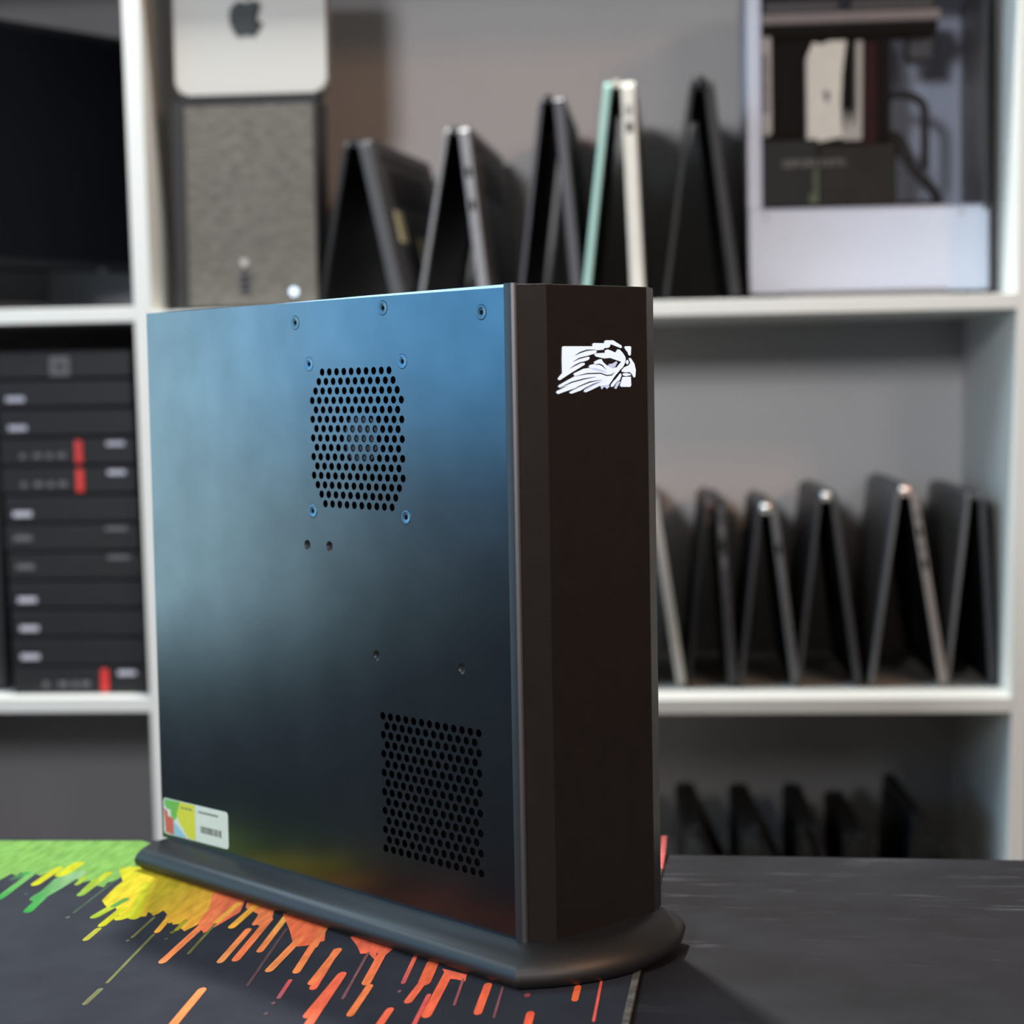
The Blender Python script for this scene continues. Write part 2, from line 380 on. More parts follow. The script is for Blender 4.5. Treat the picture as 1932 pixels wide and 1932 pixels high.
# flat print, as coloured ink shapes on the cloth (coordinates on the desk plane, metres)
def ink_gain(x): return 0.5 + 2.0*max(0, x-0.42) if x < 0.52 else min(1.7, 0.70 + 9*(x-0.52))
INK = [('p',((-0.4107,1.4424),(-0.4017,1.4423),(-0.3562,1.4388),(-0.2897,1.4332),(-0.2601,1.3998),(-0.241,1.3314),(-0.2644,1.3173),(-0.2832,1.3291),(-0.286,1.3162),(-0.2904,1.3114),(-0.2904,1.2986),(-0.297,1.3042),(-0.304,1.3175),(-0.3083,1.3126),(-0.3169,1.3262),(-0.3192,1.3186),(-0.3259,1.3295),(-0.332,1.3379),(-0.3401,1.3428),(-0.3434,1.3334),(-0.3492,1.3402),(-0.3511,1.3313),(-0.36,1.3442),(-0.3609,1.3346),(-0.3679,1.3426),(-0.3709,1.3385),(-0.3828,1.3415)),0,(150,205,105),(150,205,105)),('s',((-0.3643,1.3608),(-0.3737,1.3409)),0.00857,(150,205,105),(150,205,105)),('s',((-0.368,1.3485),(-0.3728,1.3249)),0.00631,(150,205,105),(150,205,105)),('s',((-0.351,1.3419),(-0.3568,1.276)),0.00594,(150,205,120),(80,190,95)),('s',((-0.3259,1.3295),(-0.3287,1.2433)),0.0066,(150,205,140),(70,185,85)),('s',((-0.3174,1.3342),(-0.3299,1.2766)),0.01066,(165,205,150),(110,185,110)),('s',((-0.3282,1.3218),(-0.3307,1.2718)),0.00529,(140,195,130),(80,190,95)),('s',((-0.356,1.3396),(-0.3602,1.3267)),0.00589,(80,190,95),(80,100,90)),('s',((-0.3412,1.2847),(-0.3412,1.2847)),0.00251,(90,105,100),(90,105,100)),('s',((-0.3099,1.3257),(-0.311,1.3092)),0.00422,(170,200,70),(170,200,70)),('s',((-0.3353,1.3516),(-0.3409,1.3123)),0.0065,(205,205,45),(205,205,45)),('s',((-0.3241,1.3634),(-0.3285,1.3377)),0.00891,(205,205,45),(205,205,45)),('s',((-0.2955,1.3353),(-0.3021,1.282)),0.00581,(205,205,45),(150,200,90)),('s',((-0.3004,1.3198),(-0.3023,1.2919)),0.00411,(170,200,70),(170,200,70)),('s',((-0.286,1.3162),(-0.2967,1.2356)),0.00196,(92,112,98),(92,112,98)),('s',((-0.2982,1.2244),(-0.2982,1.2244)),0.00261,(110,120,112),(110,120,112)),('p',((-0.2899,1.3484),(-0.2829,1.355),(-0.2648,1.3482),(-0.2378,1.3207),(-0.206,1.2828),(-0.2014,1.2441),(-0.2044,1.2305),(-0.2052,1.2037),(-0.2104,1.2129),(-0.2113,1.1955),(-0.2148,1.1871),(-0.219,1.2046),(-0.225,1.2028),(-0.2311,1.2232),(-0.2375,1.2372),(-0.2397,1.2282),(-0.247,1.2333),(-0.2463,1.2233),(-0.2538,1.2224),(-0.2605,1.2184),(-0.265,1.2276),(-0.2719,1.2488),(-0.2762,1.2444),(-0.2842,1.2638),(-0.2834,1.2783),(-0.2822,1.2981),(-0.28,1.3132)),0,(200,202,50),(220,165,50)),('s',((-0.2696,1.2628),(-0.28,1.2264)),0.00618,(205,205,45),(170,200,70)),('s',((-0.2687,1.2647),(-0.2724,1.2512)),0.00511,(110,180,90),(110,180,90)),('s',((-0.2657,1.2437),(-0.2711,1.2058)),0.00538,(205,205,45),(205,205,45)),('s',((-0.2719,1.195),(-0.2746,1.1741)),0.00422,(185,185,70),(185,185,70)),('s',((-0.2573,1.234),(-0.2615,1.2229)),0.00835,(215,215,50),(215,215,50)),('s',((-0.2614,1.3017),(-0.2542,1.2247)),0.00846,(205,200,50),(215,215,50)),('s',((-0.2405,1.2193),(-0.2459,1.1765)),0.00219,(130,130,80),(130,130,80)),('s',((-0.2474,1.1691),(-0.2474,1.1691)),0.00251,(110,115,95),(110,115,95)),('p',((-0.2451,1.316),(-0.2296,1.3046),(-0.2013,1.2776),(-0.1983,1.258),(-0.2055,1.2215),(-0.2077,1.2039),(-0.2148,1.1871),(-0.2204,1.1982),(-0.2209,1.2225),(-0.2279,1.2052),(-0.2329,1.2188),(-0.2327,1.2462),(-0.2371,1.2418),(-0.2414,1.2238),(-0.2479,1.2379),(-0.2503,1.2712)),0,(210,185,50),(225,150,55)),('s',((-0.2288,1.2459),(-0.2322,1.1882)),0.00401,(215,175,50),(228,150,55)),('s',((-0.2333,1.1811),(-0.2424,1.0857)),0.00213,(132,136,88),(132,136,88)),('s',((-0.2439,1.0718),(-0.2469,1.0482)),0.00332,(135,138,98),(135,138,98)),('s',((-0.2183,1.2112),(-0.2204,1.1909)),0.00315,(200,190,60),(200,190,60)),('s',((-0.2221,1.1855),(-0.2221,1.1855)),0.00281,(150,150,70),(150,150,70)),('s',((-0.2235,1.1709),(-0.2235,1.1709)),0.00241,(115,118,85),(115,118,85)),('p',((-0.211,1.2807),(-0.1858,1.2572),(-0.1851,1.2292),(-0.1938,1.203),(-0.2017,1.1821),(-0.2089,1.204),(-0.2072,1.2398)),0,(226,100,62),(228,92,62)),('s',((-0.2005,1.2302),(-0.2169,1.1248)),0.00511,(232,105,62),(230,115,68)),('s',((-0.1892,1.2489),(-0.197,1.2076)),0.00441,(225,150,60),(225,150,60)),('s',((-0.1975,1.2024),(-0.2039,1.1395)),0.00207,(135,138,78),(135,138,78)),('p',((-0.1842,1.2547),(-0.1631,1.2369),(-0.1616,1.2097),(-0.165,1.1925),(-0.1718,1.2016),(-0.1723,1.2238),(-0.1825,1.2382)),0,(232,105,62),(232,105,62)),('s',((-0.1768,1.2434),(-0.1853,1.196)),0.00502,(222,155,55),(222,155,55)),('s',((-0.1741,1.1867),(-0.1816,1.1227)),0.00456,(232,105,62),(235,125,70)),('s',((-0.1635,1.2098),(-0.1727,1.126)),0.00512,(232,105,62),(235,100,62)),('s',((-0.1712,1.2016),(-0.1698,1.2192)),0.00416,(232,105,62),(232,105,62)),('s',((-0.153,1.2158),(-0.1603,1.1427)),0.00442,(235,140,65),(232,105,62)),('s',((-0.1496,1.1872),(-0.1587,1.0756)),0.00205,(90,68,72),(90,68,72)),('p',((-0.1569,1.2273),(-0.1248,1.1986),(-0.1224,1.1605),(-0.1322,1.151),(-0.1403,1.1487),(-0.1466,1.1828)),0,(232,92,58),(232,92,58)),('s',((-0.1386,1.1656),(-0.1495,1.1039)),0.00519,(232,105,62),(235,120,66)),('s',((-0.1252,1.19),(-0.133,1.0999)),0.00483,(228,88,62),(238,115,62)),('s',((-0.113,1.1398),(-0.1198,1.0688)),0.00463,(235,95,60),(228,88,62)),('s',((-0.1055,1.0896),(-0.1168,0.9981)),0.00506,(228,88,62),(228,88,62)),('s',((-0.1842,1.0673),(-0.1908,1.0051)),0.0051,(232,105,62),(232,105,62)),('s',((-0.1349,1.082),(-0.1377,1.052)),0.00266,(190,78,78),(120,70,75)),('s',((-0.1397,1.0421),(-0.1397,1.0421)),0.0022,(110,75,80),(110,75,80)),('s',((-0.1415,1.0244),(-0.1415,1.0244)),0.0024,(95,80,85),(95,80,85)),('p',((-0.1067,1.1669),(-0.0903,1.1667),(-0.0867,1.1151),(-0.0948,1.1387),(-0.0993,1.143)),0,(228,88,62),(228,88,62)),('s',((-0.0939,1.127),(-0.1006,1.0499)),0.0018,(90,68,72),(100,72,76)),('s',((-0.1252,1.1924),(-0.1278,1.1498)),0.00494,(232,105,62),(232,105,62)),('s',((-0.1122,1.1399),(-0.1215,1.0778)),0.00491,(232,105,62),(232,105,62)),('s',((-0.1055,1.0916),(-0.1177,1.0207)),0.00535,(228,88,62),(228,88,62)),('p',((-0.1067,1.1686),(-0.0897,1.1663),(-0.0777,1.1426),(-0.0817,1.1287),(-0.0886,1.1332),(-0.0976,1.1317),(-0.1005,1.1461)),0,(228,88,62),(228,88,62)),('s',((-0.0929,1.1334),(-0.1011,1.0483)),0.00173,(110,72,76),(110,72,76)),('s',((-0.0832,1.143),(-0.0897,1.076)),0.00541,(228,88,62),(232,105,62)),('s',((-0.0875,1.0686),(-0.0943,1.0211)),0.00436,(232,105,62),(232,105,62)),('s',((-0.0731,1.0265),(-0.0787,0.9931)),0.00449,(228,88,62),(228,88,62)),('s',((-0.0639,1.1217),(-0.0682,1.0747)),0.00283,(228,88,62),(150,70,70)),('s',((-0.0695,1.0587),(-0.0695,1.0587)),0.0025,(110,75,78),(110,75,78)),('s',((-0.0526,1.1093),(-0.0558,1.0758)),0.00744,(238,88,56),(238,88,56)),('s',((-0.0569,1.0741),(-0.0634,1.0418)),0.00481,(228,88,62),(228,88,62)),('s',((-0.0425,1.0898),(-0.0521,1.0178)),0.00564,(236,86,58),(236,86,58)),('s',((-0.0524,1.0508),(-0.0587,0.9983)),0.00269,(180,75,70),(180,75,70)),('p',((-0.0463,1.0994),(-0.0314,1.0872),(-0.0322,1.0744),(-0.0375,1.0784),(-0.0433,1.0806)),0,(228,88,62),(228,88,62)),('s',((-0.0335,1.0782),(-0.0373,1.0335)),0.00164,(125,70,72),(125,70,72)),('s',((-0.0189,1.0665),(-0.0239,1.0205)),0.00482,(236,86,58),(236,86,58)),('s',((-0.0104,1.0624),(-0.015,1.0118)),0.00151,(110,68,72),(110,68,72)),('s',((0.0037,1.0476),(0.0037,1.0476)),0.00381,(110,50,55),(110,50,55)),('s',((0.005,1.0156),(0.0021,0.9857)),0.00464,(236,80,56),(236,80,56)),('s',((0.0327,1.0599),(0.0303,1.0392)),0.00393,(242,90,50),(242,90,50)),('s',((0.0473,1.0753),(0.0392,1.0025)),0.0016,(190,80,66),(190,80,66)),('s',((0.0557,1.0858),(0.0575,1.0876)),0.00368,(130,45,45),(130,45,45)),('p',((0.035,1.385),(0.0995,1.3765),(0.0975,1.345),(0.07,1.36)),0,(236,110,105),(236,110,105)),('p',((0.095,1.36),(0.1015,1.376),(0.0985,1.333)),0,(240,120,115),(240,120,115))]
bm = bmesh.new(); lay = bm.loops.layers.float_color.new('Ink')
def ink_face(vs, cols):
    f = bm.faces.new([bm.verts.new(v) for v in vs])
    for l, c in zip(f.loops, cols): l[lay] = (*c, 1)
zi = 0.00006
for kind, pts, w, c1, c2 in INK:
    zi += 0.000003
    c1, c2 = [tuple(min(0.95, v*ink_gain(c[0]/(c[0]+c[1]))) for v in srgb(*c)) for c in (c1, c2)]
    if kind == 'p':
        loc = [to_mat(*p) for p in pts]
        n = len(loc)
        # wobble the outline a little so that the ink edge looks splashed
        vs = [(x, y, curl(x, y) + zi) for x, y in loc]
        ys_ = [p[0] for p in loc]; lo, hi = min(ys_), max(ys_)
        cols = [tuple(a + (b-a)*(p[0]-lo)/max(hi-lo, 1e-6) for a, b in zip(c1, c2)) for p in loc]
        from mathutils.geometry import tessellate_polygon
        for tri in tessellate_polygon([[Vector(v) for v in vs]]):
            ink_face([vs[i] for i in tri], [cols[i] for i in tri])
    else:
        a = Vector(to_mat(*pts[0])); b = Vector(to_mat(*pts[1])); d = b-a
        L = d.length
        t = d.normalized() if L > 1e-6 else Vector((0, 1)); nrm = Vector((-t.y, t.x)); r = w/2
        ring = []
        for k in range(9): an = math.pi/2 + math.pi*k/8; ring.append((a + r*(2.0*math.cos(an)*t + math.sin(an)*nrm), c1))
        for k in range(9): an = -math.pi/2 + math.pi*k/8; ring.append((b + r*(2.0*math.cos(an)*t + math.sin(an)*nrm), c2))
        ink_face([(p.x, p.y, curl(p.x, p.y)+zi) for p, _ in ring], [c for _, c in ring])
link('printed_splash', bm, M_ink, mat_root, label='green, yellow and red paint splash print', kind='stuff')

# ------------------------------------------------------------------ computer tower (local x: along front to the right, local y: to the back)
PYAW = 0.7517
PZ = 0.022
pc = root('computer_tower', (0.0022, 1.07515, 0.0), PYAW, 'slim black computer tower with glowing white bird head emblem, in the foreground', 'computer')
H, LEN, WID = 0.3790, 0.3820, 0.1145
# side panel with punched vents: plane x = 0, coordinates (u, z)
holes = []
PX, PR = 0.00744, 0.00600
cnt = [10, 11, 12, 13, 12, 13, 12, 13, 12, 13, 12, 13, 12, 11, 10]
for r_, n in enumerate(cnt):
    for k in range(n): holes.append((0.1445 + (k-(n-1)/2)*PX, 0.3337 - r_*PR, 0.00245))
for r_ in range(15):
    n = 13 if r_ % 2 == 0 else 12
    for k in range(n): holes.append((0.0801 + (k-(n-1)/2)*PX, 0.1188 - r_*0.00600, 0.00245))
dimples = [(0.1982, 0.2222), (0.1747, 0.2224), (0.1293, 0.1562), (0.0495, 0.1557)]
screws = [(0.2052, 0.366), (0.1157, 0.3718), (0.0261, 0.3656), (0.1916, 0.3391), (0.0982, 0.3388), (0.1916, 0.2445), (0.0979, 0.2441)]
for u, z in dimples: holes.append((u, z, 0.0034))
for u, z in screws: holes.append((u, z, 0.0047))
verts = []; faces = []
def ring_pts(u, z, r, n=12): return [(u + r*math.cos(2*math.pi*k/n + 0.26), z + r*math.sin(2*math.pi*k/n + 0.26)) for k in range(n)]
outline = [(0.0068, 0.0)] + [(LEN, 0.0), (LEN, H), (0.0068, H)]
P2 = [Vector((*p,)) for p in outline]; F2 = [list(range(4))]
for u, z, r in holes:
    b0 = len(P2); rp = ring_pts(u, z, r); P2 += [Vector(p) for p in rp]; F2.append(list(range(b0, b0+len(rp))))
vo, eo, fo, ov, oe, of = delaunay_2d_cdt(P2, [], F2, 0, 1e-7)
bm = bmesh.new()
TH = 0.0011
v0 = [bm.verts.new((0.0, p.y*0 + p.x, PZ + p.y)) for p in vo]
v1 = [bm.verts.new((TH, p.x, PZ + p.y)) for p in vo]
for f, src in zip(fo, of):
    if any(s > 0 for s in src): continue
    bm.faces.new([v0[i] for i in f]); bm.faces.new([v1[i] for i in f])
bm.edges.ensure_lookup_table()
bnd = {}
for e in bm.edges:
    if len(e.link_faces) == 1:
        a, b = e.verts
        if abs(a.co.x) < 1e-6 and abs(b.co.x) < 1e-6: bnd[(a.index, b.index)] = 0
bm.verts.index_update()
idx0 = {v: i for i, v in enumerate(v0)}
es = [(idx0[e.verts[0]], idx0[e.verts[1]]) for e in bm.edges if len(e.link_faces) == 1 and e.verts[0] in idx0 and e.verts[1] in idx0]
for a, b in es: bm.faces.new([v0[a], v0[b], v1[b], v1[a]])
side = link('side_panel', bm, M_chassis, pc, label='matt black steel side panel with punched vents')
# soft lips around the vent holes
# dimples: shallow cups under the panel
for u, z in dimples:
    bm = bmesh.new()
    rs = [(0.0035, 0.0002), (0.0028, 0.0009), (0.0016, 0.0016), (0.0009, 0.0017)]
    rings = [[bm.verts.new((x, u + r*math.cos(2*math.pi*k/16), PZ + z + r*math.sin(2*math.pi*k/16))) for k in range(16)] for r, x in rs]
    for i in range(3):
        for k in range(16): bm.faces.new([rings[i][k], rings[i][(k+1) % 16], rings[i+1][(k+1) % 16], rings[i+1][k]])
    bm.faces.new(rings[-1])
    link('pressed_dimple', bm, M_black, pc, smooth=True)
# countersunk screws
def screw_bm(u, z):
    bm = bmesh.new()
    rs = [(0.0047, 0.0004), (0.0043, -0.0001), (0.0034, -0.0002), (0.0022, 0.0001), (0.0016, 0.0001)]
    rings = [[bm.verts.new((x, u + r*math.cos(2*math.pi*k/18), PZ + z + r*math.sin(2*math.pi*k/18))) for k in range(18)] for r, x in rs]
    for i in range(4):
        for k in range(18): bm.faces.new([rings[i][k], rings[i][(k+1) % 18], rings[i+1][(k+1) % 18], rings[i+1][k]])
    return bm
for u, z in screws:
    s_ = link('screw', screw_bm(u, z), M_screw if z < 0.35 else M_chassis, pc, smooth=True)
    bm = bmesh.new(); cyl(bm, (0.0009, u, PZ+z), 0.0017, 0.0012, 'x', 6); link('hex_socket', bm, M_void, s_)
# rest of the body
bm = bmesh.new()
box(bm, 0.0016, WID, LEN, LEN+0.0012, PZ, PZ+H); link('rear_panel', bm, M_chassis, pc)
bm = bmesh.new(); box(bm, WID-0.0012, WID, 0.007, LEN, PZ, PZ+H); far_side = link('far_side_panel', bm, M_chassis, pc)
bm = bmesh.new(); box(bm, 0.0012, WID-0.0012, 0.007, LEN, PZ, PZ+0.001); link('bottom_panel', bm, M_void, pc)
bm = bmesh.new()
pts = [(0.0085, H+0.0017), (0.13, H+0.0012), (0.23, H+0.0001), (LEN, H-0.0004), (LEN, H-0.0016), (0.0085, H-0.0016)]
prism(bm, [(a, PZ+b) for a, b in pts], 0.0014, WID-0.0014, 'x')
link('top_cover', bm, M_steel, pc, label='top cover, edge highlight put into its light colour')
# inner liner keeps the inside dark
bm = bmesh.new()
box(bm, 0.040, 0.042, 0.009, LEN-0.002, PZ+0.002, PZ+H-0.003); link('inner_tray', bm, M_void, pc)
# fan behind the upper vent
bm = bmesh.new()
nb = ring_pts(0, 0, 0.044, 32)
sq = rrect(-0.046, 0.046, -0.046, 0.046, 0.004, 7)
lo = [bm.verts.new((0.006, 0.1445+a, PZ+0.2917+b)) for a, b in sq]; hi = [bm.verts.new((0.0075, 0.1445+a, PZ+0.2917+b)) for a, b in sq]
ring = [(0.0435*math.cos(2*math.pi*k/32+math.pi/64), 0.0435*math.sin(2*math.pi*k/32+math.pi/64)) for k in range(32)]
li = [bm.verts.new((0.006, 0.1445+a, PZ+0.2917+b)) for a, b in ring]; hi2 = [bm.verts.new((0.0075, 0.1445+a, PZ+0.2917+b)) for a, b in ring]
for k in range(32):
    j = (k+1) % 32
    bm.faces.new([lo[k], lo[j], li[j], li[k]]); bm.faces.new([hi[k], hi[j], hi2[j], hi2[k]])
    bm.faces.new([lo[k], lo[j], hi[j], hi[k]]); bm.faces.new([li[k], li[j], hi2[j], hi2[k]])
fan = link('cooling_fan', bm, M_void, pc, label='grey fan hub seen through the upper vent')
bm = bmesh.new(); cyl(bm, (0.0055, 0.1430, PZ+0.2915), 0.0165, 0.006, 'x', 32); link('fan_hub', bm, M_fan, fan)
for k in range(9):
    bm = bmesh.new(); a = 2*math.pi*k/9
    pr = []
    for r in (0.0165, 0.030, 0.042):
        for da, xx in ((-0.22, 0.006), (0.22, 0.013)):
            an = a + da + (r-0.0165)*9
            pr.append(bm.verts.new((xx, 0.1430 + r*math.cos(an), PZ+0.2915 + r*math.sin(an))))
    for i in (0, 2): bm.faces.new([pr[i], pr[i+1], pr[i+3], pr[i+2]])
    bmesh.ops.solidify(bm, geom=bm.faces[:], thickness=0.001)
    link('fan_blade', bm, M_void, fan)
# front panel: plan outline (x = v, y = u) extruded, rounded left corner
plan = [(0.0006, 0.0068), (0.0006, 0.0010), (0.0016, -0.0004)]
plan += [(0.0154, -0.0110), (0.0160, -0.0113), (0.0994, -0.0113), (0.1003, -0.0110), (0.1136, -0.0040), (0.1145, -0.0026), (0.1145, 0.0068)]
bm = bmesh.new(); prism(bm, plan, PZ, PZ+0.3805, 'z')
es = [e for e in bm.edges if abs(e.verts[0].co.z-(PZ+0.3805)) < 1e-6 and abs(e.verts[1].co.z-(PZ+0.3805)) < 1e-6]
bmesh.ops.bevel(bm, geom=es, offset=0.0009, segments=2, affect='EDGES', profile=0.5)
front_p = link('front_panel', bm, M_front, pc, label='smooth black chamfered front panel')
for p in front_p.data.polygons: pass
bm = bmesh.new()
prism(bm, [(-0.0004, 0.0066), (-0.0004, 0.0008), (0.0010, -0.0010), (0.0024, -0.0018), (0.0030, 0.0), (0.0030, 0.0066)], PZ+0.0005, PZ+0.3812, 'z')
bmesh.ops.bevel(bm, geom=[e for e in bm.edges if abs(e.verts[0].co.z-e.verts[1].co.z) > 0.1], offset=0.0005, segments=3, affect='EDGES', profile=0.5)
link('corner_trim', bm, M_trim, pc, smooth=True, label='satin rounded corner strip')
# ports and buttons on the far side, seen only as small bumps in outline
for zz, hh, w in ((0.3705, 0.008, 0.0016), (0.3000, 0.003, 0.0010), (0.2480, 0.007, 0.0009), (0.2135, 0.006, 0.0012), (0.2000, 0.004, 0.0012), (0.1840, 0.012, 0.0016)):
    bm = bmesh.new(); box(bm, WID-0.0004, WID+w, 0.0075, 0.0165, PZ+zz-hh/2, PZ+zz+hh/2, 0.0004, 2)
    link('side_port', bm, M_black, pc)
# stand
bm = bmesh.new()
def arc(a, b, sag, n=14):
    a = Vector(a); b = Vector(b); mid = (a+b)/2; ch = (b-a).length; rr = (ch*ch/4 + sag*sag)/(2*sag)
    t = (b-a).normalized(); nn = Vector((-t.y, t.x))
    if nn.y*0 + nn.dot(Vector((0, 1 if a.y > 0.2 else -1))) < 0: nn = -nn
    c = mid + nn*(sag-rr); half = math.asin(min(1, ch/2/rr)); out = []
    for k in range(n+1):
        an = -half + 2*half*k/n
        out.append(c + rr*(math.cos(an)*nn + math.sin(an)*t))
    return out
base = arc((-0.0010, -0.0038), (0.1070, -0.0030), 0.0190) + arc((0.1070, 0.3720), (-0.0010, 0.3720), 0.005, 8)
n = len(base)
offs = []
for i in range(n):
    p, q, r_ = base[i-1], base[i], base[(i+1) % n]
    d1 = (q-p).normalized(); d2 = (r_-q).normalized()
    n1 = Vector((d1.y, -d1.x)); n2 = Vector((d2.y, -d2.x)); mm = (n1+n2)/max(0.35, (1+n1.dot(n2)))
    offs.append(mm)
if offs[3].y > 0: offs = [-o for o in offs]
prof = [(0.0, 0.0226), (0.0035, 0.0219), (0.0080, 0.0203), (0.0120, 0.0179), (0.0155, 0.0148), (0.0181, 0.0112), (0.0194, 0.0074), (0.0187, 0.0038), (0.0160, 0.0014), (0.0120, 0.0006)]
rings = []
for o_, z in prof: rings.append([bm.verts.new((base[i].x + offs[i].x*o_, base[i].y + offs[i].y*o_, z)) for i in range(n)])
for a, b in zip(rings, rings[1:]):
    for i in range(n): bm.faces.new([a[i], a[(i+1) % n], b[(i+1) % n], b[i]])
bm.faces.new(rings[0]); bm.faces.new(rings[-1])
stand = link('stand', bm, M_stand, pc, smooth=True, label='satin black rounded stand')
for x, y in ((0.02, 0.03), (0.095, 0.03), (0.02, 0.35), (0.095, 0.35)):
    bm = bmesh.new(); cyl(bm, (x, y, 0.0006), 0.008, 0.0012, 'z', 16); link('rubber_foot', bm, M_black, stand)

